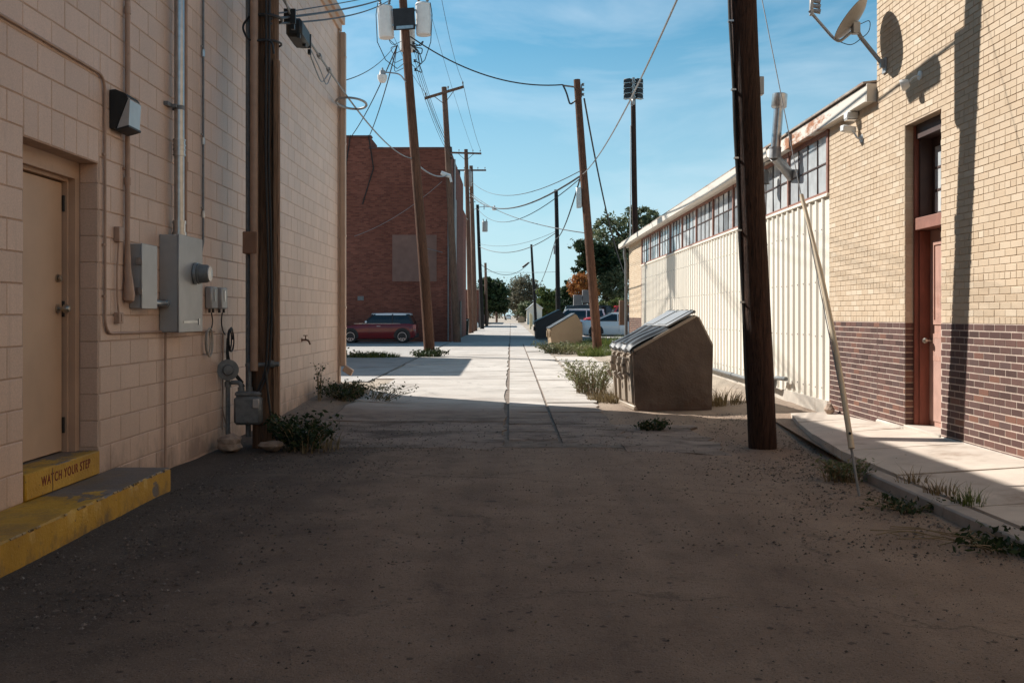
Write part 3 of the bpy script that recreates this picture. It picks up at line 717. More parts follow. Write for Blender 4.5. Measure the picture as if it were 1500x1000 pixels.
# (b) fat weatherhead riser with light
t = thing('conduit', 'painted riser behind the wall light, ending in a fat flattened fitting', 'conduit', (XL, 8.14, 1.55))
b = MB(); y = 8.16; x = XL+.03
b.tube([(x, y, 7.05), (x, y, 2.0)], .021, 10); b.build('pipe', m_conduit, t)
b = MB(); b.tube([(x, y, 2.02), (x, y, 1.82), (x+.008, y, 1.74), (x+.01, y, 1.62), (x+.008, y, 1.575), (x, y, 1.555)], [.022, .03, .036, .05, .046, .02], 10)
b.build('fitting', m_conduit, t)
b = MB()
for z in (4.35, 3.95, 2.55): b.tube([(x, y, z-.03), (x, y, z+.03)], .027, 10); strap(b, y, z+.1, XL, .08)
b.each('coupling', m_conduit, t)
# wall light
t = thing('wall_light', 'black and glass wall pack light above and beside the door', 'wall light', (XL, 8.05, 3.0))
y0, y1 = 7.86, 8.12; zc_ = 3.08
b = MB(); b.prism([(XL, zc_-.155), (XL+.075, zc_-.165), (XL+.03, zc_+.0), (XL+.165, zc_+.145), (XL+.06, zc_+.165), (XL, zc_+.165)], 1, y0, y1, 0) if False else b.prism([(XL+.002, zc_-.15), (XL+.05, zc_-.155), (XL+.145, zc_+.10), (XL+.125, zc_+.125), (XL+.05, zc_+.155), (XL+.002, zc_+.15)], 1, y0, y1, 0)
b.build('housing', m_darkmetal, t)
b = MB(); b.prism([(XL+.055, zc_-.155), (XL+.15, zc_-.125), (XL+.160, zc_+.075), (XL+.148, zc_+.09)], 1, y0+.012, y1-.012); b.build('lens', m_glass_s, t)
b = MB(); b.prism([(XL+.05, zc_-.172), (XL+.155, zc_-.142), (XL+.155, zc_-.127), (XL+.05, zc_-.157)], 1, y0, y1); b.build('bezel', m_darkmetal, t)
# (c) big galvanised riser
t = thing('service_riser', 'thick shiny galvanised steel riser pipe standing on the meter box', 'pipe', (XL, 9.25, 2.18))
b = MB(); x, y = XL+.085, 9.27
b.tube([(x, y, 7.1), (x, y, 2.2)], .046, 18); b.build('pipe', m_galv, t)
b = MB()
for z0, z1, rr in ((2.19, 2.225, .064), (2.225, 2.30, .056), (2.30, 2.33, .062), (2.93, 3.09, .054)):
    b.tube([(x, y, z0), (x, y, z1)], rr, 18)
for z in (2.94, 2.99, 3.03, 3.08): b.tube([(x, y, z-.006), (x, y, z+.006)], .060, 18)
b.each('coupling', m_galv, t)
b = MB(); b.box(XL, x, y-.09, y-.06, 3.37, 3.40, 0, .004); b.box(XL, x, y+.06, y+.075, 3.37, 3.40); b.tube([(x, y, 3.36), (x, y, 3.40)], .0475, 18); b.obox((XL+.02, y-.12, 3.39), (.02, 0, 0), (0, .06, .0), (0, 0, .018)); b.each('bracket', m_graypipe, t)
# (d) brown conduit beside it, (e) thin conduit
t = thing('conduit', 'painted brown conduit standing close beside the thick galvanised riser', 'conduit', (XL, 9.62, 2.0))
b = MB(); b.tube([(XL+.03, 9.62, 7.05), (XL+.03, 9.62, 2.86)], .020, 10); b.tube([(XL+.03, 9.62, 2.9), (XL+.03, 9.62, 2.19)], .016, 10); b.build('pipe', m_conduit, t)
b = MB(); b.tube([(XL+.03, 9.62, 2.85), (XL+.03, 9.62, 2.93)], .026, 10); b.each('coupling', m_conduit, t)
t = thing('conduit', 'thin grey brown conduit held by small bright clips above the meter box', 'conduit', (XL, 10.2, 2.0))
b = MB(); b.tube([(XL+.02, 10.2, 7.05), (XL+.02, 10.2, 2.2), (XL+.02, 10.1, 2.03)], .012, 8); b.build('pipe', m_graypipe, t)
b = MB()
for z in (3.25, 4.15, 2.5): b.tube([(XL+.02, 10.2, z-.05), (XL+.02, 10.2, z+.02)], .017, 8); strap(b, 10.2, z+.05, XL, .05)
b.each('clip', m_galv, t)
# (f) little junction boxes with linking conduit
t = thing('junction_box', 'pair of small painted junction boxes joined by a thin conduit beside the fat fitting', 'junction box', (XL, 8.0, 1.45))
b = MB(); b.box(XL, XL+.045, 7.95, 8.04, 2.04, 2.16, 0, .004); b.build('upper_box', m_conduit, t)
b = MB(); b.box(XL, XL+.045, 7.95, 8.04, 1.385, 1.475, 0, .004); b.box(XL+.046, XL+.05, 7.99, 8.02, 1.40, 1.46); b.build('lower_box', m_conduit, t)
b = MB(); b.tube(bend([(XL+.02, 8.0, 2.05), (XL+.02, 7.99, 1.95), (XL+.02, 7.97, 1.85), (XL+.02, 7.97, 1.58), (XL+.02, 8.0, 1.47)], .05), .008, 8); b.build('pipe', m_conduit, t)
# (g) disconnect cabinet
def cabinet(name, label, cat, y0, y1, z0, z1, d, hinge=True):
    t = thing(name, label, cat, (XL, (y0+y1)/2, z0))
    b = MB(); b.box(XL+.001, XL+d-.014, y0, y1, z0, z1, 0, .005); b.build('body', m_steelbox, t)
    b = MB(); b.box(XL+d-.013, XL+d, y0-.004, y1+.004, z0-.004, z1+.006, 0, .004); cv = b.build('cover', m_steelbox, t)
    if hinge:
        for zz in (z0+(z1-z0)*.27, z0+(z1-z0)*.73):
            b = MB(); b.box(XL+d-.05, XL+d+.004, y0-.012, y0-.002, zz-.03, zz+.03, 0, .002); b.box(XL+d-.03, XL+d-.02, y0-.016, y0-.012, zz-.015, zz+.015); b.build('latch', m_galv, t)
    return t
cab = cabinet('electrical_cabinet', 'small grey electrical cabinet with two latches on its side', 'electrical box', 8.27, 8.62, 1.51, 2.045, .11)
b = MB(); b.tube([(XL+.06, 8.56, 1.56), (XL+.06, 8.98, 1.56)], .03, 12); b.tube([(XL+.06, 8.93, 1.56), (XL+.06, 8.985, 1.56)], .042, 12); b.tube([(XL+.06, 8.62, 1.56), (XL+.06, 8.66, 1.56)], .038, 12)
nip = b.build('pipe', m_galv); put(nip, 'short steel nipple joining the small cabinet to the meter box', 'pipe')
# (h) meter box
mt = cabinet('meter_box', 'tall grey electric meter box with a round meter under the galvanised riser', 'electrical box', 8.98, 9.66, 1.30, 2.18, .18, False)
b = MB(); o_ = (XL+.18, 9.42, 1.845)
b.lathe([(0, 0), (.098, .001), (.098, .05), (.088, .052), (.085, .12), (.075, .135), (0, .138)], o_, (1, 0, 0), 24); mr = b.build('meter', m_graypipe, mt)
b = MB(); b.lathe([(.0, 0), (.074, .001), (.072, .012), (0, .014)], (XL+.318, 9.42, 1.845), (1, 0, 0), 24); b.build('meter_glass', m_glass_s, mr)
b = MB(); b.lathe([(.099, .012), (.106, .013), (.106, .035), (.099, .036)], o_, (1, 0, 0), 24); b.build('meter_ring', m_galv, mr)
b = MB(); b.box(XL+.181, XL+.184, 9.1, 9.5, 1.38, 1.40); b.box(XL+.181, XL+.19, 9.52, 9.56, 1.36, 1.42); b.build('seal', m_galv, mt)
b = MB(); b.tube([(XL+.03, 9.06, 1.30), (XL+.03, 9.05, .07)], .012, 8); 
dn = b.build('conduit', m_conduit); put(dn, 'thin conduit dropping from the meter box down to the ground', 'conduit')
# (i) cable boxes
t = thing('cable_box', 'two small grey cable boxes side by side above the pale cable coil', 'cable box', (XL, 10.55, 1.5))
for y in (10.42, 10.78):
    b = MB(); b.box(XL+.003, XL+.075, y-.11, y+.11, 1.52, 1.75, 0, .012); c_ = b.build('case', m_steelbox, t)
    b = MB(); b.box(XL+.076, XL+.081, y-.03, y+.03, 1.60, 1.72, 0, .003); b.build('label_plate', m_galv, c_)
b = MB()
for y in (10.35, 10.47, 10.7, 10.86): b.tube([(XL+.04, y, 1.525), (XL+.04, y, 1.48)], .014, 8)
b.each('gland', m_black, t)
b = MB(); b.tube(bend([(XL+.03, 10.45, 1.48), (XL+.03, 10.50, 1.38), (XL+.03, 10.44, 1.30), (XL+.03, 10.3, 1.27)], .05), .007, 6); b.tube(bend([(XL+.03, 10.84, 1.48), (XL+.03, 10.80, 1.38), (XL+.03, 10.86, 1.28), (XL+.03, 10.95, 1.24)], .05), .007, 6)
b.each('lead', m_black, t)
b = MB(); b.box(XL, XL+.05, 9.98, 10.07, 1.33, 1.45, 0, .004); jb = b.build('junction_box', m_conduit); put(jb, 'tiny brown junction box at the bottom corner of the meter box', 'junction box')
# (j) coils
rr = random.Random(11)
def coil(name, label, c, r, turns, mat, rad, squash=.9):
    b = MB(); P = []
    for i in range(turns*20+1):
        a = i/20*2*math.pi; P.append((c[0]+.012*math.sin(a*.37)+.012, c[1]+math.cos(a)*r*squash*(1+.14*math.sin(i*.13)), c[2]+math.sin(a)*r*1.25*(1+.1*math.cos(i*.09))))
    b.tube(P, rad, 6); o = b.build(name, mat); return put(o, label, 'cable')
coil('cable_coil', 'pale coil of cable hanging under the cable boxes', (XL+.03, 10.32, 1.17), .11, 4, simple('pale_cable', (.40,.36,.31), .5), .007)
coil('cable_coil', 'black loop of cable above the gas regulator', (XL+.05, 11.05, 1.18), .10, 3, m_black, .008)
b = MB(); b.tube(bend([(XL+.05, 10.98, 1.2), (XL+.05, 10.94, 1.0), (XL+.07, 11.0, .86), (XL+.2, 11.1, .66)], .08), .014, 6); b.tube(bend([(XL+.05, 11.02, 1.2), (XL+.05, 10.98, 1.02), (XL+.07, 11.07, .86), (XL+.16, 11.2, .7)], .08), .010, 6)
o = b.build('cable', m_black); put(o, 'black cables drooping from the loop down to the regulator', 'cable')
b = MB(); b.tube([(XL+.015, 10.92, 1.25), (XL+.015, 10.90, .2)], .009, 6); b.tube([(XL+.015, 10.88, .45), (XL+.02, 10.99, .28), (XL+.03, 11.2, .1)], .008, 6); o = b.build('conduit', m_conduit); put(o, 'thin painted drop line on the block wall beside the gas meter', 'conduit')
# (k) gas meter
gx, gy = -2.95, 10.86
t = thing('gas_meter', 'grey gas meter with round regulator and pipes at the foot of the wall side pole', 'gas meter', (gx, gy, .04))
b = MB(); b.obox((gx+.10, gy+.0, .42), (.15, 0, 0), (0, .10, 0), (0, 0, .155), 0, .03); b.obox((gx+.10, gy, .60), (.14, 0, 0), (0, .085, 0), (0, 0, .025), 0, .015); b.build('body', m_graypipe, t)
b = MB(); b.obox((gx+.20, gy-.108, .50), (.035, 0, 0), (0, .012, 0), (0, 0, .05), 0, .006); b.build('dial', m_glass_s, t)
b = MB(); b.lathe([(0, -.03), (.05, -.028), (.06, -.012), (.115, -.01), (.115, .01), (.06, .014), (.05, .05), (0, .055)], (gx-.12, gy-.05, .86), (.35, -.94, 0), 20); b.build('regulator', m_graypipe, t)
b = MB()
b.tube(bend([(gx-.14, gy+.02, .0), (gx-.14, gy+.02, .74), (gx-.12, gy, .86)], .04), .026, 10)
b.tube(bend([(gx-.10, gy, .72), (gx+.01, gy, .72), (gx+.01, gy, .6)], .06), .024, 10)
b.tube(bend([(gx+.10, gy, .6), (gx+.10, gy+.0, .91), (gx+.42, gy+.02, .92)], .03), .026, 10)
for p in ((gx+.10, gy, .90), (gx+.33, gy+.02, .925), (gx-.14, gy+.02, .70), (gx+.01, gy, .64), (gx+.10, gy, .64)): b.tube([(p[0], p[1], p[2]-.03), (p[0], p[1], p[2]+.03)], .038, 10)
b.tube([(gx+.3, gy+.02, .92), (gx+.37, gy+.02, .92)], .042, 10)
b.build('pipework', m_graypipe, t)
# (l) faucet
b = MB(); fy, fz = 15.1, 1.08
b.tube(bend([(XL-.01, fy, fz), (XL+.10, fy, fz), (XL+.13, fy, fz-.07)], .03), .014, 8); b.tube([(XL+.06, fy, fz), (XL+.06, fy, fz+.06)], .009, 8); b.lathe([(0, 0), (.035, .001), (.035, .012), (0, .013)], (XL+.06, fy, fz+.06), (0, 0, 1), 12); b.lathe([(0,0),(.03,.001),(.03,.01),(0,.011)], (XL, fy, fz), (1,0,0), 12)
o = b.build('faucet', simple('rusty_iron', (.17,.085,.05), .7, .2, var=.3, scale=30)); put(o, 'rusty brown faucet sticking out of the block wall', 'faucet')
# rocks by the meter
def rock(label, c, s, seed):
    import bmesh
    r = random.Random(seed); bm = bmesh.new(); bmesh.ops.create_icosphere(bm, subdivisions=2, radius=1)
    ph = [r.uniform(0, 6) for _ in range(6)]
    for v in bm.verts:
        f = 1+.16*math.sin(3*v.co.x+ph[0])+.14*math.sin(4*v.co.y+ph[1])+.13*math.sin(5*v.co.z+ph[2])+r.uniform(-.05,.05)
        v.co = Vector((v.co.x*s[0]*f, v.co.y*s[1]*f, v.co.z*s[2]*f+s[2]*.7))
    me = bpy.data.meshes.new('rock'); bm.to_mesh(me); bm.free(); me.materials.append(m_rock)
    o = bpy.data.objects.new('rock', me); COL.objects.link(o); o.location = c; put(o, label, 'rock')
rock('pale rock beneath the grey gas meter', (-2.98, 10.5, .04), (.16, .10, .09), 1)
rock('rock at the foot of the wall side pole beside the dark weed', (-2.55, 10.55, .03), (.13, .09, .06), 2)
rock('brown stone against the corner where cream siding meets dark brick', (4.33, 13.55, .12), (.07, .09, .08), 3)
# ------------------------------------------------------------------ right side: brick building
def right_y(px): return XR*F/(px-HX)
def rz(px, py): return EYE+(HY-py)/(px-HX)*XR
bb = thing('brick_building', 'tall tan brick building with dark brick base and recessed red door', 'building', (XR, 6, 0))
YB = 12.1; RD0, RD1, RDZ0, RDZ1 = 10.30, 11.24, .16, 3.59
xm = XR+.006; b = MB()
b.box(4.95, 17, -22, YB-.01, -.2, 6.45)
b.box(xm, 4.95, -22, RD0, -.2, 6.45); b.box(xm, 4.95, RD1, YB-.012, -.2, 6.45); b.box(xm, 4.95, RD0, RD1, RDZ1, 6.45)
b.build('wall', m_tanmortar, bb, smooth=False)
b = MB(); b.box(XR+.003, XR+.05, 2, RD0-.003, 0, 1.372); b.box(XR+.003, XR+.05, RD1+.003, YB-.015, 0, 1.372); b.build('wall_base', m_dkmortar, bb, smooth=False)
C = .0677
def brick_rows(y0, y1, z0, z1, op, split):
    P = []; k = int(math.floor((z0-1.37)/C))
    while 1.37+k*C < z1-.02:
        a, c = 1.37+k*C, 1.37+(k+1)*C
        kind = 1 if c < 1.371 else 0
        y = y0-rnd.random()*.01-(.1015 if k % 2 else 0)
        if k % 6 == 0 and not kind: L = .1015
        else: L = .203
        while y < y1:
            s, e = max(y, y0), min(y+L, y1); y += L
            if e-s < .03: continue
            sub = [(s, e)]
            if op and op[2] < (a+c)/2 < op[3]: sub = cut(sub, op[0], op[1])
            for (p, q) in sub: P.append((p, q, a, c, kind))
        k += 1
    return P
def vis_r(p): return p[0] > 8.72 and (EYE+HY/F*p[1]) > p[2] > .15
ROWS = []
for p in brick_rows(4.6, 13.9, .12, 6.4, (RD0, RD1, RDZ0, RDZ1), 0):
    if p[2] > 4.0 and p[1] > YB: p = (p[0], YB, *p[2:])
    if p[1]-p[0] > .03: ROWS.append(p)
lay(bb, 'brick', 'bricks', [p for p in ROWS if p[0] < YB-.1], XR, -1, [m_tan, m_dkbrick], vis_r, 300, .0085, .002, .03, .0012, .006)
# door recess
b = MB(); k = int((RDZ0-1.37)/C)-1
tb, db = MB(), MB()
while 1.37+k*C < RDZ1:
    a, c = max(RDZ0, 1.37+k*C), min(RDZ1, 1.37+(k+1)*C)
    if c-a > .02: (db if c < 1.371 else tb).obox((XR+.055, RD1+.012, (a+c)/2), (.050, 0, 0), (0, .014, 0), (0, 0, (c-a)/2-.004), 0, .002)
    k += 1
o = tb.build('reveal', m_tan, bb, smooth=False); o['kind'] = 'stuff'
o = db.build('reveal', m_dkbrick, bb, smooth=False); o['kind'] = 'stuff'
b = MB(); x0 = XR+.095; xd = x0+.165
b.box(x0, x0+.06, RD1-.035, RD1, RDZ0, RDZ1-.01, 0, .004); b.box(x0+.05, x0+.5, RD1-.06, RD1-.002, RDZ0, 2.40, 0, .004)
b.box(x0+.05, x0+.5, RD0, RD0+.06, RDZ0, 2.40); b.build('door_frame', m_reddoor, bb, smooth=False)
b = MB(); b.box(x0+.05, x0+.5, RD1-.07, RD1-.002, 2.545, RDZ1-.02, 0, .004); b.box(x0+.05, x0+.5, RD0, RD0+.06, 2.545, RDZ1); b.box(x0+.02, x0+.5, RD0, RD1-.036, RDZ1-.16, RDZ1-.004); 
b.box(xd+.02, xd+.065, RD0+.06, RD1-.07, 2.545, 2.60); b.box(xd+.02, xd+.065, RD0+.06, RD1-.07, 3.34, RDZ1-.16)
for y in (RD0+.06, RD0+.34, RD0+.60, RD1-.12): b.box(xd+.02, xd+.065, y, y+.045, 2.60, 3.34)
for z in (2.83, 3.08): b.box(xd+.023, xd+.062, RD0+.06, RD1-.07, z, z+.025)
tr = b.build('transom', m_brownsash, bb, smooth=False)
for y in (RD0+.105, RD0+.385, RD0+.645):
    for z in (2.60, 2.855, 3.105):
        b = MB(); b.box(xd+.03, xd+.036, y, min(y+.235, RD1-.121), z, z+.224); b.build('pane', m_pane, tr, smooth=False)
b = MB(); b.box(x0+.0, x0+.35, RD0, RD1-.036, 2.405, 2.54, 0, .006); b.build('door_head', simple('door_head_paint', (.24,.105,.075), .65, var=.2, dirt=((.2,.08,.06), 7, .58)), bb)
b = MB(); b.box(xd, xd+.045, RD0+.06, RD1-.063, RDZ0+.06, 2.40, 0, .003)
dr = b.build('door', m_pinkdoor, bb)
b = MB()
for (y0_, y1_, z0_, z1_) in ((RD0+.14, RD1-.14, .95, 1.25), (RD0+.14, RD1-.14, 1.35, 2.28)):
    b.box(xd-.012, xd-.002, y0_, y0_+.05, z0_, z1_); b.box(xd-.012, xd-.002, y1_-.05, y1_, z0_, z1_); b.box(xd-.012, xd-.002, y0_+.05, y1_-.05, z0_, z0_+.05); b.box(xd-.012, xd-.002, y0_+.05, y1_-.05, z1_-.05, z1_)
b.build('door_moulding', m_pinkdoor, dr, smooth=False)
b = MB(); b.box(xd-.010, xd-.003, RD0+.07, RD1-.07, RDZ0+.12, 1.20); b.build('kick_plate', simple('kick_plate_paint', (.52,.33,.27), .5, .2, var=.12, dirt=((.5,.26,.2), 5, .62)), dr, smooth=False)
b = MB(); b.lathe([(0,0),(.03,.001),(.03,.008),(.011,.01),(.011,.05),(.028,.055),(.033,.08),(.02,.098),(0,.1)], (xd-.012, RD1-.13, 1.17), (-1,0,0), 14); b.build('door_knob', m_chrome, dr)
b = MB(); b.box(XR-.02, XR+.5, RD0+.002, RD1-.002, .1, RDZ0+.06, 0, .01); b.build('threshold', m_concrete_base, bb)
b = MB(); b.box(XR-.02, XR+.06, RD1+.02, YB, .05, .20, 0, .02); b.box(XR-.03, XR+.06, 5, RD0-.02, .10, .205, 0, .02); b.build('footing', m_concrete_base, bb)
b = MB(); b.box(XR-.04, 17.1, -22.1, YB+.03, 6.47, 6.6, 0, .01); b.build('coping', m_concrete_base, bb)

# ------------------------------------------------------------------ warehouse
wh = thing('warehouse', 'long low warehouse with cream metal siding and a band of rusty sash windows', 'building', (XR, 24, 0))
b = MB(); b.box(XR+.09, 16, YB, 38.2, -.2, 4.1); b.box(XR+.007, XR+.085, YB, 13.9, 0, 4.1); b.box(XR+.007, XR+.085, 33.85, 37.5, 0, 4.1); b.build('wall', m_tanmortar, wh, smooth=False)
b = MB(); b.box(XR+.003, XR+.05, YB+.002, 13.88, 0, 1.372); b.build('wall_base', m_dkmortar, wh, smooth=False)
lay(wh, 'brick', 'bricks', [p for p in ROWS if p[0] >= YB-.1]+brick_rows(33.85, 37.5, .2, 4.04, None, 0), XR, -1, [m_tan, m_dkbrick], lambda p: False, 0, .0085, .002, .03, .0012, .006)
b = MB(); b.box(XR-.03, XR+.08, 13.92, 33.83, -.1, .255, 0, .01); b.build('foundation', m_concrete_base, wh)
# cream ribbed sheets
def sheet(L, ribs=3):
    b = MB(); prof = []
    for i in range(ribs):
        y = i*L/ribs
        prof += [(0, y), (0, y+.20*L/.9*.9*.3/.3*.55/ .55 if False else y+L/ribs-.115), (-.030, y+L/ribs-.085), (-.030, y+L/ribs-.03), (0, y+L/ribs)]
    P = [(x, y, 0) for x, y in prof]+[(x, y, 2.87) for x, y in prof]; n = len(prof)
    b.add(P, [(i, i+1, n+i+1, n+i) for i in range(n-1)])
    return b
sh = sheet(.90); me = None
y = 13.93; k = 0
while y < 33.6:
    if me is None:
        o = sh.build('siding_panel', m_siding, wh, local=True, smooth=False, fix=False); me = o.data
    else:
        o = bpy.data.objects.new('siding_panel', me); COL.objects.link(o); o.parent = wh
    o.location = Vector((XR+.01+(.0015 if k % 2 else 0), y, .25+rnd.uniform(-.012, .008)))-wloc(wh); y += .9; k += 1
b = MB()
for k_ in range(66):
    for z_ in (.42, 1.16, 1.92, 2.68):
        yy = 13.93+.3*k_+.3-.0575+.0; q_ = rnd.uniform(-.01, .01); b.box(XR-.026, XR-.0195, yy-.009, yy+.009, z_+q_-.009, z_+q_+.009)
b.build('screw_head', m_graypipe, wh, smooth=False)['kind'] = 'stuff'
b = MB(); b.box(XR-.035, XR+.06, 13.91, 33.84, 3.118, 3.16, 0, .005); b.build('siding_trim', m_siding, wh)
# sash windows
b0 = 13.97
for i in range(10):
    y0 = b0+1.98*i; y1 = y0+1.98
    w = MB(); w.box(XR-.012, XR+.06, y0-.03, y0+.045, 3.165, 4.06, 0, .004); w.box(XR-.005, XR+.06, y0+.05, y1-.035, 3.165, 3.205); w.box(XR-.002, XR+.05, y0+.05, y1-.035, 4.0, 4.06)
    win = w.build('window', m_window_frame, wh)
    mu = MB(); mu.box(XR+.012, XR+.04, y0+.05, y1-.035, 3.595, 3.617)
    ps = (y1-.035-y0-.05)/4
    for q in range(1, 4): mu.box(XR+.010, XR+.042, y0+.05+ps*q-.010, y0+.05+ps*q+.010, 3.206, 3.999)
    mu.build('muntin', m_brownsash, win, smooth=False)
    for q in range(4):
        for (za, zb_) in ((3.207, 3.594), (3.618, 3.998)):
            p = MB(); tl = rnd.uniform(-.004, .004)
            p.obox((XR+.028, y0+.05+ps*(q+.5), (za+zb_)/2), (.003, tl, 0), (-tl*.5, ps/2-.011, 0), (rnd.uniform(-.003,.003), 0, (zb_-za)/2)); p.build('pane', m_pane, win, smooth=False)
b = MB(); b.box(XR-.012, XR+.06, 33.76, 33.86, .3, 4.06, 0, .004); b.build('corner_post', m_window_frame, wh)
# eave, gutter
b = MB(); b.box(XR-.115, XR-.085, 12.16, 38.6, 4.06, 4.262, 0, .004); b.box(XR-.085, XR+.1, 12.16, 38.6, 4.235, 4.26); b.box(XR-.09, XR+.1, 12.16, 38.6, 4.062, 4.075); b.box(XR-.115, XR+.01, 12.12, 12.158, 4.05, 4.27, 0, .004)
b.build('fascia', m_gutter, wh)
b = MB(); pr = [(XR-.118, 4.20), (XR-.128, 4.06), (XR-.20, 4.01), (XR-.255, 4.05), (XR-.265, 4.20), (XR-.252, 4.20), (XR-.245, 4.06), (XR-.20, 4.027), (XR-.14, 4.07), (XR-.13, 4.20)]
b.prism(pr, 1, 16.35, 38.7); b.build('gutter', m_gutter, wh, smooth=False)
b = MB()
for s in range(28):
    y0 = 12.15+s*.95; b.obox((XR+2.6, y0+.475, 4.62), (2.75, 0, .33), (0, .47, 0), (-.002, 0, .012))
b.build('roof', simple('rusty_tin_roof', (.42,.36,.31), .6, .3, var=.25, dirt=((.28,.12,.06), 1.5, .55)), wh, smooth=False)
b = MB(); b.tube(bend([(XR-.15, 37.55, 4.05), (XR-.15, 37.55, 3.7), (XR-.10, 37.5, 3.4), (XR-.10, 37.5, .2)], .1), .06, 10); b.build('downspout', m_graypipe, wh)

# ------------------------------------------------------------------ fixtures on the right walls
t = thing('satellite_dish', 'grey satellite dish on an arm at the top corner of the tan brick building', 'satellite dish', (XR, 11.82, 4.41))
n = Vector((-.70, .30, .62)).normalized(); c = Vector((4.09, 11.90, 4.98)); R_ = .295
prof = [(0, -.045), (R_*.4, -.038), (R_*.75, -.012), (R_, .025), (R_, .031), (R_*.75, -.004), (R_*.4, -.03), (0, -.037)]
b = MB(); b.lathe(prof, c, n, 32); b.build('reflector', simple('dish_grey', (.30,.285,.265), .5, .1, var=.08), t)
dn_ = (Vector((0, 0, -1))-n*(-n.z)).normalized()
base = Vector((XR, 11.82, 4.41)); el = Vector((4.19, 11.95, 4.80))
b = MB(); b.tube(bend([base, base+Vector((-.05, .02, .05)), el, c-n*.10+dn_*.05], .1), .025, 10); b.build('mast', m_steelbox, t)
b = MB(); b.obox(c-n*.09+dn_*.06, (.045, 0, 0), (0, .045, 0), (0, 0, .07), 0, .01); b.box(XR-.02, XR-.001, 11.76, 11.88, 4.32, 4.50, 0, .004); b.obox(base+Vector((-.03,.01,.03)), (.03,0,0),(0,.03,0),(0,0,.05)); b.build('bracket', m_steelbox, t)
lnb = Vector((3.64, 12.0, 5.10)); lo = c+dn_*(R_*.98)
b = MB(); b.tube(bend([c-n*.09+dn_*.08, lo-n*.04, lo+n*.06, lnb+Vector((.03, 0, -.06)), lnb+Vector((-.04, 0, .02))], .05), .018, 8); b.build('feed_arm', m_steelbox, t)
b = MB()
for k_ in (-1, 0, 1): b.tube([lnb+Vector((.0, .0, .02+.06*k_+.06)), lnb+Vector((.09, -.02, .0+.06*k_+.06))], [.022, .03], 10)
b.obox(lnb+Vector((-.015, 0, .07)), (.02, 0, 0), (0, .03, 0), (0, 0, .11), 0, .008); b.build('feed_horn', m_steelbox, t)
b = MB(); b.tube(bend([lo-n*.02, el+Vector((-.1, 0, -.12)), el+Vector((.12, 0, .05)), el+Vector((.13, 0, .2)), c-n*.1], .1), .005, 6); b.build('cable', m_black, t)
# round flood lamp
t = thing('flood_lamp', 'round white flood lamp on the tan brick wall above the red door', 'wall light', (XR, 10.85, 3.98))
b = MB(); b.tube(bend([(XR-.002, 10.80, 4.05), (XR-.07, 10.82, 4.04), (XR-.10, 10.86, 4.0)], .03), .012, 8); b.lathe([(0,0),(.05,.001),(.05,.02),(0,.022)], (XR, 10.80, 4.05), (-1,0,0), 14); b.build('bracket', m_white, t)
b = MB(); b.lathe([(0,0),(.04,.002),(.062,.05),(.066,.09),(.0,.092)], (XR-.10, 10.86, 3.985), (-.75,.35,-.25), 16); b.build('lamp_head', m_white, t)
t = thing('security_camera', 'small pale camera on a bracket under the eave on the tan brick', 'camera', (XR, 12.7, 3.75))
b = MB(); b.obox((XR-.13, 12.74, 3.83), (.09, .02, -.01), (-.01, .045, 0), (0, 0, .04), 0, .01); b.build('housing', m_white, t)
b = MB(); b.tube(bend([(XR, 12.62, 3.69), (XR-.05, 12.62, 3.69), (XR-.08, 12.70, 3.80)], .03), .012, 8); b.box(XR-.008, XR-.001, 12.57, 12.67, 3.64, 3.74); b.build('bracket', m_white, t)
t = thing('eave_light', 'small boxy light tucked up under the rusty eave', 'wall light', (XR, 12.8, 3.95))
b = MB(); b.box(XR-.15, XR-.002, 12.72, 12.86, 3.97, 4.055, 0, .01); b.build('housing', m_white, t)
b = MB(); b.box(XR-.145, XR-.01, 12.73, 12.85, 3.955, 3.968); b.build('lens', m_glass_s, t)
# exhaust stack
t = thing('exhaust_stack', 'shiny metal exhaust stack rising past the eave from a warehouse window', 'flue', (XR, 15.6, 3.6))
px_ = Vector((4.10, 15.55, 0))
b = MB(); b.tube([(4.135, 15.55, 4.02), (4.19, 15.55, 4.72)], .075, 16); b.build('flue_pipe', m_galv, t)
b = MB(); b.tube([(4.13, 15.55, 3.9), (4.136, 15.55, 4.06)], .09, 16); b.tube([(4.13, 15.57, 3.93), (XR+.04, 15.9, 3.66)], .082, 16); b.tube([(4.132,15.55,4.055),(4.133,15.55,4.075)], .096, 16); b.build('elbow', simple('dull_zinc', (.33,.33,.33), .5, .6, var=.2, scale=12), t)
b = MB(); b.lathe([(.075, -.03), (.115, 0), (.118, .004), (.118, .20), (.105, .21), (.1, .2), (0, .195)], (4.19, 15.55, 4.70), (.08, 0, 1), 20); b.build('cap', m_alum, t)
b = MB(); b.lathe([(.11, 0), (.10, .02), (.10, .20), (.06, .24), (0, .245)], (4.25, 16.75, 3.66), (0, 0, 1), 14); b.tube(bend([(4.25, 16.75, 3.9), (4.25, 16.7, 4.02), (4.36, 16.5, 4.03)], .05), .012, 8)
o = b.build('barn_light', m_graypipe); put(o, 'dull grey lamp hanging below the gutter near the exhaust stack', 'wall light')
# pipe along the base
t = thing('drain_pipe', 'grey pipe along the foot of the cream siding ending in an elbow', 'pipe', (4.32, 16, .2))
b = MB(); b.tube(bend([(4.38, 27, .30), (4.34, 21.5, .30), (4.33, 16.6, .29), (4.31, 16.25, .29), (4.31, 16.2, .44), (4.34, 15.7, .45)], .07), .035, 10); b.build('pipe', m_graypipe, t)
b = MB()
for p in ((4.33, 17.2, .29), (4.335, 19.5, .295)): b.tube([(p[0], p[1]-.05, p[2]), (p[0], p[1]+.05, p[2])], .045, 10)
b.each('coupling', m_graypipe, t)
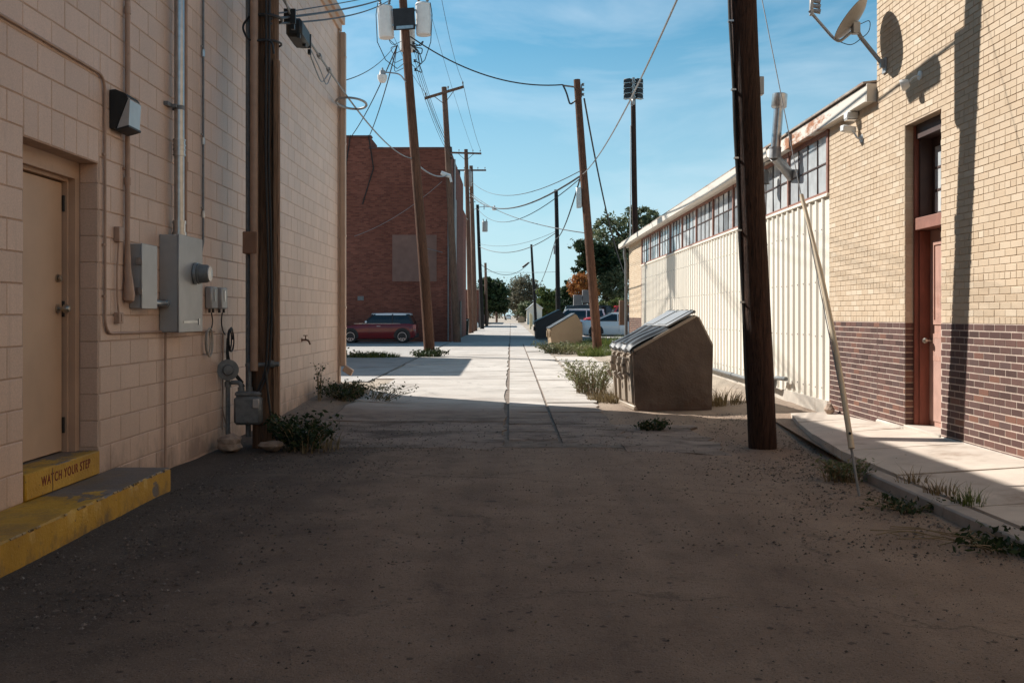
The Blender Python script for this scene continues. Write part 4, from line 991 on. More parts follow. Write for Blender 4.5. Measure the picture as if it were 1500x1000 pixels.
# electric box at far end
t = thing('electrical_box', 'brown electrical box on the far corner pier of the warehouse', 'electrical box', (4.3, 37.9, 1.4))
b = MB(); b.box(4.14, 4.38, 37.86, 38.1, 1.08, 2.03, 0, .01); b.build('body', simple('brown_enamel', (.15,.09,.06), .6), t)
b = MB(); b.box(4.38, 4.44, 37.6, 37.85, 1.45, 2.0, 0, .02); b.build('meter', m_steelbox, t)

# ------------------------------------------------------------------ hidden low building whose shadow lies on the lot
hb = thing('garage', 'low block garage standing behind the pink tan block building', 'building', (-12, 29, 0))
b = MB(); b.box(-20, -6.1, 26.3, 34.3, 0, 4.8); b.build('wall', m_joint, hb, smooth=False)
b = MB(); b.box(-20.1, -6.02, 26.2, 34.4, 4.803, 4.93, 0, .02); b.build('coping', m_fascia, hb)
for yy in (27.2, 30.8):
    b = MB(); b.box(-6.098, -6.06, yy, yy+2.4, .12, 2.6, 0, .01); b.build('garage_door', m_fascia, hb)

# ------------------------------------------------------------------ red brick building
def redbrick(name, sx=1.0, tint=1.0):
    m, nt, b = newmat(name)
    g_ = N(nt, 'ShaderNodeNewGeometry'); sp = N(nt, 'ShaderNodeSeparateXYZ'); nt.links.new(g_.outputs['Position'], sp.inputs[0])
    cb = N(nt, 'ShaderNodeCombineXYZ'); nt.links.new(math_(nt, 'ADD', sp.outputs[0], sp.outputs[1]), cb.inputs[0]); nt.links.new(sp.outputs[2], cb.inputs[1])
    bt = N(nt, 'ShaderNodeTexBrick'); nt.links.new(cb.outputs[0], bt.inputs['Vector'])
    bt.inputs['Scale'].default_value = 1; bt.inputs['Brick Width'].default_value = .22; bt.inputs['Row Height'].default_value = .075; bt.inputs['Mortar Size'].default_value = .006
    bt.inputs['Color1'].default_value = (.17*tint,.058*tint,.042*tint,1); bt.inputs['Color2'].default_value = (.29*tint,.105*tint,.072*tint,1); bt.inputs['Mortar'].default_value = (.20*tint,.12*tint,.09*tint,1)
    P = posn(nt); n1 = noise(nt, posn(nt, (.6,.6,2.4)), 1.1, 7, .68); n2 = noise(nt, P, .35, 5)
    col = mixc(nt, ramp(nt, n1, [(.62,(0,0,0)),(.76,(.35,.35,.35))]), bt.outputs[0], (.30*tint,.15*tint,.11*tint))
    col = mixc(nt, ramp(nt, noise(nt, posn(nt, (.5,.5,5)), 1.6, 6, .7), [(.60,(0,0,0)),(.75,(.55,.55,.55))]), col, (.08*tint,.032*tint,.027*tint))
    col = mixc(nt, 1.0, col, ramp(nt, n2, [(.3,(.7,.68,.68)),(.7,(1,1,1))]), 'MULTIPLY')
    setc(nt, b, col); b.inputs['Roughness'].default_value = .9; b.inputs['Specular IOR Level'].default_value = .15; bump(nt, b, bt.outputs[1], -.35, .012); return m
m_red = redbrick('red_brick'); m_red2 = redbrick('pale_red_brick', 1, 1.25)
rb = thing('red_brick_building', 'large red brick building with stepped parapet behind the parked hatchback', 'building', (-8, 56, 0))
b = MB(); b.box(-28, -3.02, 63.01, 67.5, -.1, 8.2); b.build('rear_wing', m_red2, rb, smooth=False)
b = MB(); b.box(-28, -3.0, 49.8, 63, -.1, 9.75); b.box(-28, -7.0, 49.8, 52.2, 9.75, 10.35); b.build('wall', m_red, rb, smooth=False)
b = MB(); b.box(-7.1, -2.95, 49.74, 50.2, 9.752, 9.86, 0, .02); b.box(-28, -6.95, 49.74, 50.2, 10.352, 10.45, 0, .02); b.build('coping', simple('dark_coping', (.13,.06,.05), .8), rb)
b = MB(); b.box(-5.92, -3.70, 49.77, 49.799, 3.15, 5.48); b.build('infill_panel', simple('faded_infill', (.20,.115,.092), .9, var=.12, scale=3, dirt=((.27,.16,.13), 1.2, .6)), rb)
b = MB()
for (y, z0, z1) in ((54.2, .15, 2.3), (58.6, .15, 2.3)): b.box(-2.998, -2.95, y, y+1.1, z0, z1)
b.each('door', m_darkmetal, rb)
b = MB(); b.tube([(-2.93, 52.0, .1), (-2.93, 52.0, 9.6)], .06, 8); b.tube([(-2.93, 53.1, .1), (-2.93, 53.1, 7.6)], .05, 8); b.each('downpipe', m_steelbox, rb)
b = MB(); b.tube([(-3.4, 49.76, 4.6), (-4.6, 49.76, 4.9)], .02, 6); b.tube([(-3.12, 49.74, .2), (-3.12, 49.74, 6.1)], .035, 6); b.each('conduit', m_graypipe, rb)
# iron tie stars / small vents
b = MB(); b.box(-7.65, -7.35, 49.76, 49.8, 2.2, 2.42); b.build('vent', m_graypipe, rb)
bn = [('brick_building', 'low brown brick building far down the alley beyond the black lamp pole', -3.6, 111, 126, 4.3, m_red),
      ('brick_building', 'farthest little brick shed under the dark round tree', -4.2, 150, 185, 3.0, m_red2)]
for nm, lab, X, y0, y1, h_, mm in bn:
    t = thing(nm, lab, 'building', (X-5, (y0+y1)/2, 0))
    b = MB(); b.box(X-16, X, y0, y1, -.1, h_); b.build('wall', mm, t, smooth=False)
    b = MB(); b.box(X-.4, X+.06, y0-.05, y1+.05, h_+.003, h_+.14, 0, .02); b.box(X-16, X-.4, y0-.05, y1+.05, h_+.003, h_+.05); b.build('coping', m_concrete_base, t)
    for k_ in range(int((y1-y0)//5)):
        b = MB(); yy = y0+2+5*k_; b.box(X+.001, X+.04, yy, yy+1.1, .9 if k_ % 2 else .1, 2.2); w_ = b.build('window' if k_ % 2 else 'door', m_brownsash, t)
# ------------------------------------------------------------------ poles
def pole(label, base, top, r0, r1, mat, group='wooden utility poles along the alley', n=14, name='utility_pole', cat='utility pole'):
    B, T_ = Vector(base), Vector(top)
    t = thing(name, label, cat, B, group)
    r = random.Random(int(abs(B.x*100)+B.y)); P = []; rs = []
    for i in range(13):
        f = i/12; p = B.lerp(T_, f)+Vector((math.sin(f*2.6+B.y)*.018*(T_-B).length/8*math.sin(f*3.14), 0, 0)); P.append(p if i else B-Vector((0, 0, .15))); rs.append((r0+(r1-r0)*f)*r.uniform(.985, 1.015))
    b = MB(); b.tube(P, rs, n); b.build('shaft', mat, t)
    return t, B, T_
def pole_at(p, py):
    _, B, T_ = p; lo, hi = -.1, 1.6
    for _ in range(50):
        m = (lo+hi)/2; q = B.lerp(T_, m)
        if HY-(q.z-EYE)/q.y*F > py: lo = m
        else: hi = m
    return B.lerp(T_, lo)
def crossarm(p, q, half, tilt, mat, pins=(-.92, -.45, .45, .92), yaw=0, brace=True):
    t = p[0]; a = Vector((math.cos(yaw), math.sin(yaw), tilt)).normalized(); q = Vector(q)+Vector((0, -.17, 0))
    b = MB(); b.obox(q, a*half, (0, .05, 0), (0, 0, .065), 0, .008); o = b.build('crossarm', mat, t)
    b = MB()
    for s in pins:
        e = q+a*half*s; b.tube([e+Vector((0, 0, .06)), e+Vector((0, 0, .17))], .014, 6); b.lathe([(.02, 0), (.045, .02), (.03, .05), (.045, .07), (.03, .11), (0, .115)], e+Vector((0, 0, .15)), (0, 0, 1), 8)
    b.build('insulator', m_graypipe, t)['kind'] = 'stuff'
    if brace:
        b = MB()
        for s in (-1, 1): b.tube([q+a*half*.55*s, q+Vector((0, .05, -.55))], .018, 6)
        b.each('brace', m_polegrey, t)
    return q, a
def can(p, c, r, h, mat=None, tilt=0):
    b = MB(); ax = Vector((tilt, 0, 1))
    b.lathe([(0, 0), (r*.93, .001), (r*.97, .03), (r, .06), (r, h*.93), (r*1.05, h*.935), (r*1.05, h*.955), (r*.9, h), (0, h*1.02)], c, ax, 22)
    o = b.build('transformer', mat or m_white, p[0])
    b = MB()
    for s in (-.5, .5): b.lathe([(.05, 0), (.05, .05), (.03, .06), (.06, .1), (.03, .14), (.05, .18), (.02, .24), (0, .25)], Vector(c)+ax*h*1.0+Vector((s*r, 0, 0)), (s*.4, 0, 1), 8)
    b.each('bushing', m_graypipe, o); return o
def rack(p, pts, mat=None):
    b = MB()
    for q in pts: b.lathe([(.0, 0), (.05, .002), (.032, .04), (.05, .08), (0, .082)], Vector(q)+Vector((0, 0, -.04)), (0, 0, 1), 8)
    b.each('spool_insulator', mat or m_black, p[0])
wires = []
def wire(name, label, a, b_, sag, r=.012, mat=None, n=20, cat='cable', group=None):
    m = MB(); m.tube(catenary(a, b_, sag, n), r, 6); o = m.build(name, mat or m_black); return put(o, label, cat, group)
def wirep(name, label, pts, r=.012, mat=None, cat='cable', group=None, rad=.3):
    m = MB(); m.tube(pts, r, 6); o = m.build(name, mat or m_black); return put(o, label, cat, group)

# left pole against the block wall
PL = pole('old pole close against the pink block wall, riser pipes and black cables on it', (-2.70, 11.0, .05), (-2.68, 11.05, 11.5), .150, .115, m_poleleft, n=18)
b = MB(); b.tube([(-2.79, 10.83, .85), (-2.79, 10.83, 9)], .044, 12); b.build('riser_pipe', simple('brown_riser', (.36,.23,.16), .5, var=.15, scale=9), PL[0])
b = MB(); b.tube([(-2.88, 10.93, .12), (-2.88, 10.93, 9)], .03, 10); b.tube([(-2.88, 10.88, .9), (-2.80, 10.85, .92)], .035, 10); b.build('conduit', m_graypipe, PL[0])
b = MB(); b.obox((-2.83, 10.88, 2.24), (.075, 0, 0), (0, .10, 0), (0, 0, .12), 0, .008); b.build('wooden_block', simple('stained_board', (.22,.12,.075), .8), PL[0])
b = MB()
for (x_, off) in ((-2.66, .0), (-2.63, .02)):
    b.tube(bend([(x_, 10.835+off, 8), (x_, 10.835+off, 4.4), (x_-.01, 10.84+off, 3.2), (x_+.02, 10.835+off, 2.2), (x_+.03, 10.85+off, 1.5), (x_, 10.82+off, .85), (x_-.1, 10.8, .6)], .3), .013, 6)
b.tube([(-2.905, 11.06, 7), (-2.905, 11.06, 3.0), (-2.86, 11.0, 2.2), (-2.87, 11.0, .3)], .018, 6)
b.tube(bend([(-2.66, 10.82, .85), (-2.62, 10.80, .5), (-2.58, 10.82, .2), (-2.52, 10.8, .06)], .1), .014, 6)
b.each('black_cable', m_black, PL[0])
b = MB(); b.box(-2.595, -2.535, 10.88, 10.96, .25, 4.25, 0, .006); b.build('guard_board', wood('fresh_board', (.33,.19,.115), (.45,.28,.18)), PL[0])
b = MB(); b.tube(arc((-2.70, 11.0, 4.45), (1, 0, 0), (0, 1, 0), .165, 0, 6.28, 16), .012, 6); b.tube(arc((-2.70, 11.0, 4.72), (1, 0, 0), (0, 1, 0), .17, 0, 6.28, 16), .016, 6); b.tube(bend([(-2.86, 10.9, 4.72), (-2.93, 10.85, 4.6), (-2.85, 10.8, 4.42), (-2.6, 10.84, 4.45), (-2.58, 10.85, 4.3)], .1), .012, 6); b.each('cable_tie', m_black, PL[0])

# big pole on the right
PB = pole('big dark near pole leaning in the shade, a cable clipped up its side', gp(1118, 656)+Vector((0, 0, -.01)), (2.28, 10.75, 10.2), .158, .125, m_poledark, n=22)
PBa = lambda z: PB[1].lerp(PB[2], (z-PB[1].z)/(PB[2].z-PB[1].z))
b = MB(); P = [PBa(z)+Vector((-.165+.004*math.sin(z*5), -.03, 0)) for z in np.linspace(.5, 9.5, 40)]; b.tube(P, .017, 6); b.build('clipped_cable', m_black, PB[0])
b = MB()
for z in (1.6, 2.4, 3.2, 3.95, 4.7, 5.5, 6.3):
    q = PBa(z)+Vector((-.165, -.03, 0)); b.box(q.x-.025, q.x+.04, q.y-.025, q.y+.025, z-.01, z+.01)
b.each('clip', m_galv, PB[0])
b = MB(); q = PBa(4.0)+Vector((.15, .02, 0)); b.obox(q, (.03, 0, 0), (0, .05, 0), (0, 0, .1), 0, .006); b.build('tag_box', m_steelbox, PB[0])
b = MB(); q = PBa(5.5); b.obox(q+Vector((.19, .05, 0)), (.06, 0, 0), (0, .12, 0), (0, 0, .45), 0, .02); b.build('cable_case', m_graypipe, PB[0])

# left row
T_ = lambda px, Y: (px-HX)/F*Y
P1b = gp(630, 522); P1 = pole('tall reddish brown leaning pole carrying three white transformers and a lamp', P1b, at(586, -60, P1b.y), .185, .13, m_polebrown, n=18)
P2b = Vector((T_(670, 48.9), 48.9, gz(-2.6, 48.9))); P2 = pole('pole against the red brick corner with a tilted single crossarm', P2b, at(650.5, 128, P2b.y), .19, .13, m_polegrey)
P3b = gp(690, 488); P3 = pole('pole beyond the red brick building with a level braced crossarm', P3b, at(682.5, 219, P3b.y), .20, .14, m_polegrey)
P4b = gp(695.5, 485.3); P4 = pole('pole carrying one grey transformer just below its crossarm', P4b, at(690, 243, P4b.y), .22, .15, m_polegrey)
P5b = gp(706.5, 482); P5 = pole('black pole with a street lamp on a long arm', P5b, at(699.5, 300, P5b.y), .20, .14, m_poleblack)
P6b = gp(713, 477.3); P6 = pole('slim weathered pole just past the black lamp pole', P6b, at(711, 385, P6b.y), .2, .15, m_polegrey)
P7b = gp(727.5, 472); P7 = pole('short pale pole far off below the dark round tree', P7b, at(727, 420, P7b.y), .22, .18, m_polegrey)
# right row
R1b = gp(876, 520); R1 = pole('reddish leaning pole with a grey box, rising from grass beside the sand dumpster', R1b, at(845, 117, R1b.y), .165, .115, m_polebrown, n=18)
R2b = gp(818.5, 488); R2 = pole('plain black pole standing behind the black dumpster', R2b, at(814.5, 278, R2b.y), .19, .14, m_poleblack)
R3b = gp(785, 477); R3 = pole('thin dark leaning pole far off beside the pale shed', R3b, at(778.3, 358, R3b.y), .2, .14, m_poleblack)
R4b = gp(765, 470.5); R4 = pole('distant cross shaped pole in front of the bare grey tree', R4b, at(764, 430, R4b.y), .16, .12, m_polegrey)
crossarm(R4, R4[2]+Vector((0, 0, -.4)), 1.2, 0, m_polegrey, brace=False)

# P1 equipment
q = pole_at(P1, 30); t = P1[0]
b = MB(); b.obox(q+Vector((0, -.20, -.02)), (.36, 0, .02), (0, .02, 0), (-.02, 0, .36), 0, .01); b.build('mounting_plate', simple('dark_steel', (.03,.03,.033), .6, .3), t)
b = MB(); b.obox(q+Vector((.03, -.235, -.30)), (.28, 0, .02), (0, .012, 0), (0, 0, .05)); b.build('band', m_galv, t)
can(P1, q+Vector((-.60, -.02, -.60)), .255, 1.06, None, -.06); can(P1, q+Vector((.64, .0, -.50)), .255, 1.06, None, -.03); can(P1, q+Vector((.05, .42, -.92)), .255, 1.06)
b = MB()
for dx in (-.36, .38):
    for dz in (-.2, .3): b.obox(q+Vector((dx, -.1, dz)), (.06, 0, 0), (0, .03, 0), (0, 0, .03))
b.each('hanger', m_galv, t)
q2 = pole_at(P1, -35)
crossarm(P1, q2, 1.25, .06, m_polegrey)
sp_ = [pole_at(P1, y)+Vector((.24, -.05, 0)) for y in (64, 76, 90, 103)]
rack(P1, sp_)
b = MB()
for (dx, y0_, dd) in ((-.88, 15, -.3), (.86, 8, .3)):
    a = q+Vector((dx, -.1, .55)); m_ = q+Vector((dx*1.02, -.1, -.75)); e_ = pole_at(P1, 90)+Vector((.12 if dx > 0 else -.12, -.1, -.1))
    b.tube([a, a+Vector((dd*.2, 0, -.4)), m_, m_.lerp(e_, .35)+Vector((dd*.1, 0, -.35)), m_.lerp(e_, .75)+Vector((0, 0, -.35)), e_], .014, 6)
for i, s in enumerate(sp_):
    o1 = q+Vector((.45, -.1, -.9-.05*i)); b.tube(bend([q+Vector((.2, -.15, -.85)), o1, s+Vector((.35-.07*i, 0, .1)), s+Vector((.25, 0, -.12)), s], .2), .017, 6)
for i in range(4):
    s = pole_at(P1, 62+13*i)+Vector((-.15, -.1, 0)); b.tube(bend([q+Vector((-.25, -.1, -.9)), s+Vector((-.45+.05*i, 0, .1)), s+Vector((-.3, 0, -.15)), s], .2), .011, 6)
b.each('jumper', m_black, t)
q = pole_at(P1, 122)
b = MB(); b.tube(bend([q+Vector((-.1, -.1, 0)), q+Vector((-.3, -.12, .28)), q+Vector((-.72, -.15, .32)), q+Vector((-.85, -.15, .30))], .2), .022, 8); arm = b.build('lamp_arm', m_galv, t)
b = MB(); c = q+Vector((-.88, -.15, .18)); b.lathe([(0, .30), (.03, .29), (.04, .22), (.09, .20), (.11, .08), (.13, .04), (.0, .02)], c, (0, 0, 1), 14); b.build('lamp_head', m_steelbox, arm)
b = MB(); b.lathe([(0, -.2), (.10, -.19), (.16, -.08), (.165, .04), (0, .045)], c, (0, 0, 1), 16); b.build('lamp_shade', m_white, arm)

# P2..P5 equipment
qa, aa = crossarm(P2, pole_at(P2, 137), 1.0, .30, m_polegrey, (-.95, .2, .95), .0)
sp2 = [pole_at(P2, y)+Vector((.2, -.05, 0)) for y in (217, 222, 227, 232)]; rack(P2, sp2)
qb, ab = crossarm(P3, pole_at(P3, 225), 1.15, -.03, m_polegrey)
qc, ac = crossarm(P4, pole_at(P4, 250), 1.25, 0, m_polegrey, brace=False)
can(P4, pole_at(P4, 263)+Vector((-.25, -.48, -.65)), .34, 1.25, m_steelbox)
b = MB(); b.obox(pole_at(P4, 258)+Vector((-1.1, -.2, 0)), (.2, 0, 0), (0, .15, 0), (0, 0, .45), 0, .1); b.build('cutout', m_black, P4[0])
rack(P3, [pole_at(P3, y)+Vector((.22, -.1, 0)) for y in (278, 284, 290, 297)])
rack(P4, [pole_at(P4, y)+Vector((.25, -.1, 0)) for y in (291, 296)])
q = pole_at(P5, 304); b = MB(); b.tube(bend([q+Vector((-2.3, 4, -.9)), q+Vector((0, 0, 0)), q+Vector((.5, 0, .08)), q+Vector((1.55, 0, .05))], .3), .035, 6); b.tube([q+Vector((.62, 0, .25)), q+Vector((.62, 0, -.2))], .05, 6); am = b.build('lamp_arm', m_galv, P5[0])
b = MB(); b.lathe([(0, .2), (.08, .18), (.12, .02), (.24, -.02), (.22, -.25), (0, -.3)], q+Vector((1.6, 0, 0)), (0, 0, 1), 12); b.build('lamp_head', m_white, am)
can(P5, pole_at(P5, 333)+Vector((.62, .3, -.4)), .27, 1.0, m_steelbox)
# R poles equipment
b = MB(); q = pole_at(R1, 290); b.obox(q+Vector((-.24, -.02, 0)), (.09, 0, .01), (0, .1, 0), (-.01, 0, .34), 0, .02); b.build('equipment_box', m_alum, R1[0])
b = MB(); q = pole_at(R1, 128); b.tube([q+Vector((-.05, 0, 0)), q+Vector((-.5, 0, .06))], .03, 6); b.tube([q+Vector((.14, 0, .1)), q+Vector((.14, 0, -.35))], .02, 6)
for dz in (.05, -.12, -.29): b.lathe([(0, 0), (.05, .001), (.03, .04), (.05, .08), (0, .081)], q+Vector((.19, 0, dz)), (0, 0, 1), 8)
b.build('insulator', m_graypipe, R1[0])['kind'] = 'stuff'
b = MB(); q = pole_at(R2, 366); b.obox(q+Vector((-.2, -.1, 0)), (.07, 0, 0), (0, .08, 0), (0, 0, .32)); b.build('equipment_box', m_steelbox, R2[0])
# floodlight pole
LPb = Vector(((934-HX)/F*60, 60, gz(6, 60))); LP = pole('tall floodlight pole behind the warehouse', LPb, at(927, 116, 60), .21, .14, m_poledark, group=None, name='floodlight_pole', cat='light pole')
q = pole_at(LP, 131)
b = MB(); b.box(q.x-.07, q.x+.07, q.y-.25, q.y-.16, q.z-.62, q.z+.66); b.box(q.x-.6, q.x+.6, q.y-.16, q.y-.1, q.z-.03, q.z+.03); b.obox(q+Vector((0, -.1, -.78)), (.09, 0, 0), (0, .09, 0), (0, 0, .2), 0, .05); b.build('frame', m_steelbox, LP[0])
for s in (-1, 1):
    for k in range(4):
        b = MB(); c = q+Vector((s*.34, -.18, -.47+.31*k)); a = Vector((math.cos(.55), -s*math.sin(.55)*-1, 0))
        b.obox(c, a*.23, Vector((-a.y, a.x, 0))*.14, (0, 0, .125), 0, .04); fl = b.build('floodlight', m_black, LP[0])
        b = MB(); b.obox(c+Vector((0, -.03, -.15)), a*.24, Vector((-a.y, a.x, 0))*.15, (0, 0, .014)); b.obox(c+Vector((-s*.28,-.12,.0)), (.02,0,0),(0,.03,0),(-s*.06,0,.1)); b.build('visor', m_alum, fl)
b = MB(); b.tube(bend([q+Vector((-.25, -.15, -.62)), q+Vector((-.2, -.15, -.95)), q+Vector((0, -.12, -1.05))], .2), .014, 6); b.tube([q+Vector((-.16, -.05, -2.2)), q+Vector((-.17, -.05, -9))], .03, 6); b.build('cable', m_white, LP[0])

# ------------------------------------------------------------------ overhead cables
for i, (dz, ex, s) in enumerate(((0, -12, .12), (-.05, -10, .22), (.05, -14, .04))):
    wire('service_cable', ['lowest thick black service cable from the wall side pole to the transformers', 'middle black service cable from the wall side pole to the transformers', 'thinnest black service cable from the wall side pole to the transformers'][i],
         (-2.62, 10.86, 4.68+dz), pole_at(P1, ex)+Vector((-.1, 0, 0)), s, [.016, .013, .009][i])
# grey aerial cable: left pole - closure - loop - P1 - P2 - P3
A0 = Vector((-2.64, 10.95, 5.15)); A1 = pole_at(P1, 233)+Vector((-.12, -.15, 0)); A2 = pole_at(P2, 258)+Vector((-.1, -.2, 0)); A3 = pole_at(P3, 322)+Vector((0, -.2, 0))
cat_ = catenary(A0, A1, .42, 40)
wirep('aerial_cable', 'thick grey aerial cable from the wall side pole past the block building corner', cat_, .015, m_cable)
wire('aerial_cable', 'grey aerial cable from the transformer pole to the tilted crossarm pole', A1, A2, .25, .03, m_cable); wire('aerial_cable', 'grey aerial cable stretch between the two braced crossarm poles', A2, A3, .35, .03, m_cable)
def cp(f):
    i = f*40; k = int(i); return cat_[k].lerp(cat_[min(k+1, 40)], i-k)
d_ = (cp(.12)-cp(.06)).normalized()
t = thing('splice_closure', 'black splice closure box slung on the grey aerial cable beside the wall side pole', 'splice box', cp(.075))
b = MB(); b.obox(cp(.075)+Vector((0, 0, -.13)), d_*.30, d_.cross(Vector((0, 0, 1))).normalized()*.10, (0, 0, .115), 0, .035); b.build('case', m_darkmetal, t)
b = MB()
for f in (.05, .10): b.obox(cp(f)+Vector((0, 0, -.08)), d_*.02, d_.cross(Vector((0, 0, 1))).normalized()*.07, (0, 0, .09))
for f in (.045, .062, .08, .097): b.obox(cp(f)+Vector((.06, 0, -.24)), d_*.03, (.02, 0, 0), (0, 0, .03))
b.each('clamp', m_darkmetal, t)
b = MB(); b.tube(bend([cp(.11)+Vector((0, 0, -.15)), cp(.135)+Vector((.02, 0, -.32)), cp(.16)+Vector((0, 0, -.35)), cp(.19)+Vector((0, 0, -.05))], .3), .010, 6); b.tube(bend([cp(.11)+Vector((.02, 0, -.12)), cp(.14)+Vector((.04, 0, -.22)), cp(.18)+Vector((0, 0, -.3)), cp(.20)+Vector((0, 0, -.03))], .3), .008, 6)
for f in (.15, .19): b.tube([cp(f)-d_*.06, cp(f)+d_*.06], .035, 6)
b.tube(bend([(-2.6, 10.9, 5.3), (-2.55, 11.0, 5.1), cp(.05)+Vector((0, 0, -.05))], .1), .014, 6)
b.each('tail', m_cable, t)
# storage loop
c = cp(.31); d2 = (cp(.36)-cp(.26)).normalized(); s_ = d2.cross(Vector((0, 0, 1))).normalized(); n_ = s_.cross(d2)
b = MB(); P = [c+d2*(.62*math.cos(a)*(1 if math.cos(a) > 0 else .9))+s_*.26*math.sin(a) for a in np.linspace(0, 2*math.pi, 29)]
P = [p+Vector((0, 0, -.02)) for p in P]
b.tube(P, .022, 6); o = b.build('cable_loop', m_cable); put(o, 'oval storage loop of grey cable hanging on the aerial cable at the building corner', 'cable loop')
# black triplex P1 - R1
a, e_ = pole_at(P1, 55)+Vector((.15, -.1, 0)), pole_at(R1, 127)+Vector((-.5, 0, .06))
wire('service_cable', 'thick black twisted cable swinging from the transformer pole to the grey box pole', a, e_, .5, .022)
wirep('service_cable', 'short black cable curling down the top of the grey box pole', bend([e_, e_+Vector((.12, 0, -.25)), e_+Vector((.25, 0, -.7)), pole_at(R1, 148)+Vector((-.1, -.1, 0))], .25), .03)
# primaries and secondaries along the left row
k1 = [q2+Vector((s, -.17, .3)) for s in (-1.15, -.55, .55, 1.15)]
for i, (s1, s2) in enumerate(((-1.15, -.95), (1.15, .95))):
    wire('power_line', ['thin power line to the lower tip of the tilted crossarm', 'thin power line to the raised tip of the tilted crossarm'][i], q2+Vector((s1, -.17, .3)), qa+aa*1.0*s2+Vector((0, 0, .25)), .5, .009)
    wire('power_line', ['thin power line from lower crossarm tip onward to the level crossarm', 'thin power line from raised crossarm tip onward to the level crossarm'][i], qa+aa*1.0*s2+Vector((0, 0, .25)), qb+ab*1.15*s2+Vector((0, 0, .25)), .3, .012)
for i in range(4):
    wire('power_line', ['top', 'second', 'third', 'lowest'][i]+' of the four parallel lines from the transformer pole down to the brick corner pole', sp_[i], sp2[i], .35, .009)
wire('power_line', 'thin line passing high overhead beyond the crossarm poles', (-3.2, 20, 13.5), qb+ab*.5+Vector((0, 0, .25)), .6, .008)
L0 = q2+Vector((-.6, -.2, .35))
for i in range(3): wire('power_line', ['leftmost', 'middle', 'rightmost'][i]+' of the three fine lines crossing in front of a white transformer', (-2.9+.12*i, 13.0, 8.6), q2+Vector((-.55+.55*i, -.17, .3)), .25, .006)
wire('service_drop', 'thin drop wire from the transformer pole to the block building corner', pole_at(P1, 66)+Vector((-.35, -.1, 0)), (XL+.06, 18.3, 5.75), .2, .010)
for i, (x_, z_) in enumerate(((-8.0, 10.4), (-7.1, 10.4))):
    wire('service_drop', ['outer', 'inner'][i]+' of two dark drops from the transformer pole to the red brick parapet', pole_at(P1, 68)+Vector((-.3, -.1, 0)), (x_, 49.9, z_), .25, .020)
    b = MB(); b.tube([(x_, 49.72, z_+.05), (x_+.25-.5*(1-i), 49.72, z_-1.6), (x_-.3, 49.72, z_-3.4)], .03, 6); o = b.build('conduit', m_darkmetal); put(o, ['outer', 'inner'][i]+' dark cable stapled down the red brick below the parapet', 'conduit')
wire('service_drop', 'pale thin wire slanting across the red brick wall', A2+Vector((-.2, -.1, -.3)), (-7.8, 49.7, 5.4), .3, .012, m_cable)
b = MB(); q = pole_at(P2, 256); b.tube([q+Vector((-.35, -.3, .05)), q+Vector((.1, -.3, -.12))], .10, 8); b.tube([q+Vector((.08, -.3, -.1)), q+Vector((.15, -.3, -.4))], .06, 8); b.build('splice', m_white, P2[0])
# across the alley from R1
wire('cable', 'thick dark cable crossing the alley from the grey box pole to the grey transformer', pole_at(R1, 257)+Vector((-.1, 0, 0)), pole_at(P4, 287), 1.1, .035)
wire('cable', 'thin cable crossing the alley highest, from the grey box pole to the grey transformer', pole_at(R1, 250)+Vector((-.1, 0, 0)), pole_at(P4, 266), 1.0, .016)
wire('cable', 'thin cable from the grey box pole to the top of the black lamp pole', pole_at(R1, 260)+Vector((-.1, 0, 0)), pole_at(P5, 306), 1.4, .018)
wire('cable', 'cable slanting from the grey transformer pole down behind the grey box pole', pole_at(P4, 284), pole_at(R1, 342), .5, .02)
wire('cable', 'thick sagging cable from the black lamp pole to the plain black pole', pole_at(P5, 361), pole_at(R2, 340), 1.0, .03)
wire('cable', 'faint thin cable from the black lamp pole to the plain black pole', pole_at(P5, 357), pole_at(R2, 338), .6, .015)
wire('cable', 'drooping cable from the black lamp pole to the thin leaning far pole', pole_at(P5, 386), pole_at(R3, 380), 1.5, .03)
b = MB(); c = at(770, 388, R3b.y-5); b.tube([c+Vector((-.4, 0, -.3)), c+Vector((.4, 0, .3))], .12, 8); o = b.build('splice_closure', m_black); put(o, 'small dark splice on the drooping cable beside the thin leaning far pole', 'splice box')
wire('cable', 'straight level line far down the alley below the drooping cable', pole_at(P5, 397), pole_at(R2, 398), .1, .014)
wire('cable', 'cable running from the grey box pole down to the plain black pole', pole_at(R1, 258)+Vector((-.12, 0, 0)), pole_at(R2, 350)+Vector((-.1, -.1, 0)), .5, .028); wire('cable', 'cable continuing from the plain black pole to the thin leaning far pole', pole_at(R2, 350)+Vector((-.1, -.1, 0)), pole_at(R3, 425), .9, .03)
q = pole_at(R1, 145)+Vector((.2, 0, 0))
wire('service_drop', 'black twisted cable falling from the grey box pole top into the green tree', q, pole_at(LP, 425), 1.6, .032)
# grey cable R1 to the big pole with closure near it
G0 = pole_at(R1, 256)+Vector((-.05, -.15, 0)); G1 = PBa(6.25)+Vector((-.1, .1, 0))
cg = catenary(G0, G1, .45, 40)
wirep('aerial_cable', 'thick grey cable rising from the grey box pole to the big near pole', cg, .016, m_cable)
b = MB(); p0, p1 = cg[39], cg[37]; d3 = (p1-p0).normalized(); b.obox(p0.lerp(p1, .5)+Vector((0, 0, -.13)), d3*.42, d3.cross(Vector((0, 0, 1))).normalized()*.1, (0, 0, .11), 0, .04); o = b.build('splice_closure', m_darkmetal); put(o, 'splice closure slung on the grey cable near the big pole', 'splice box')
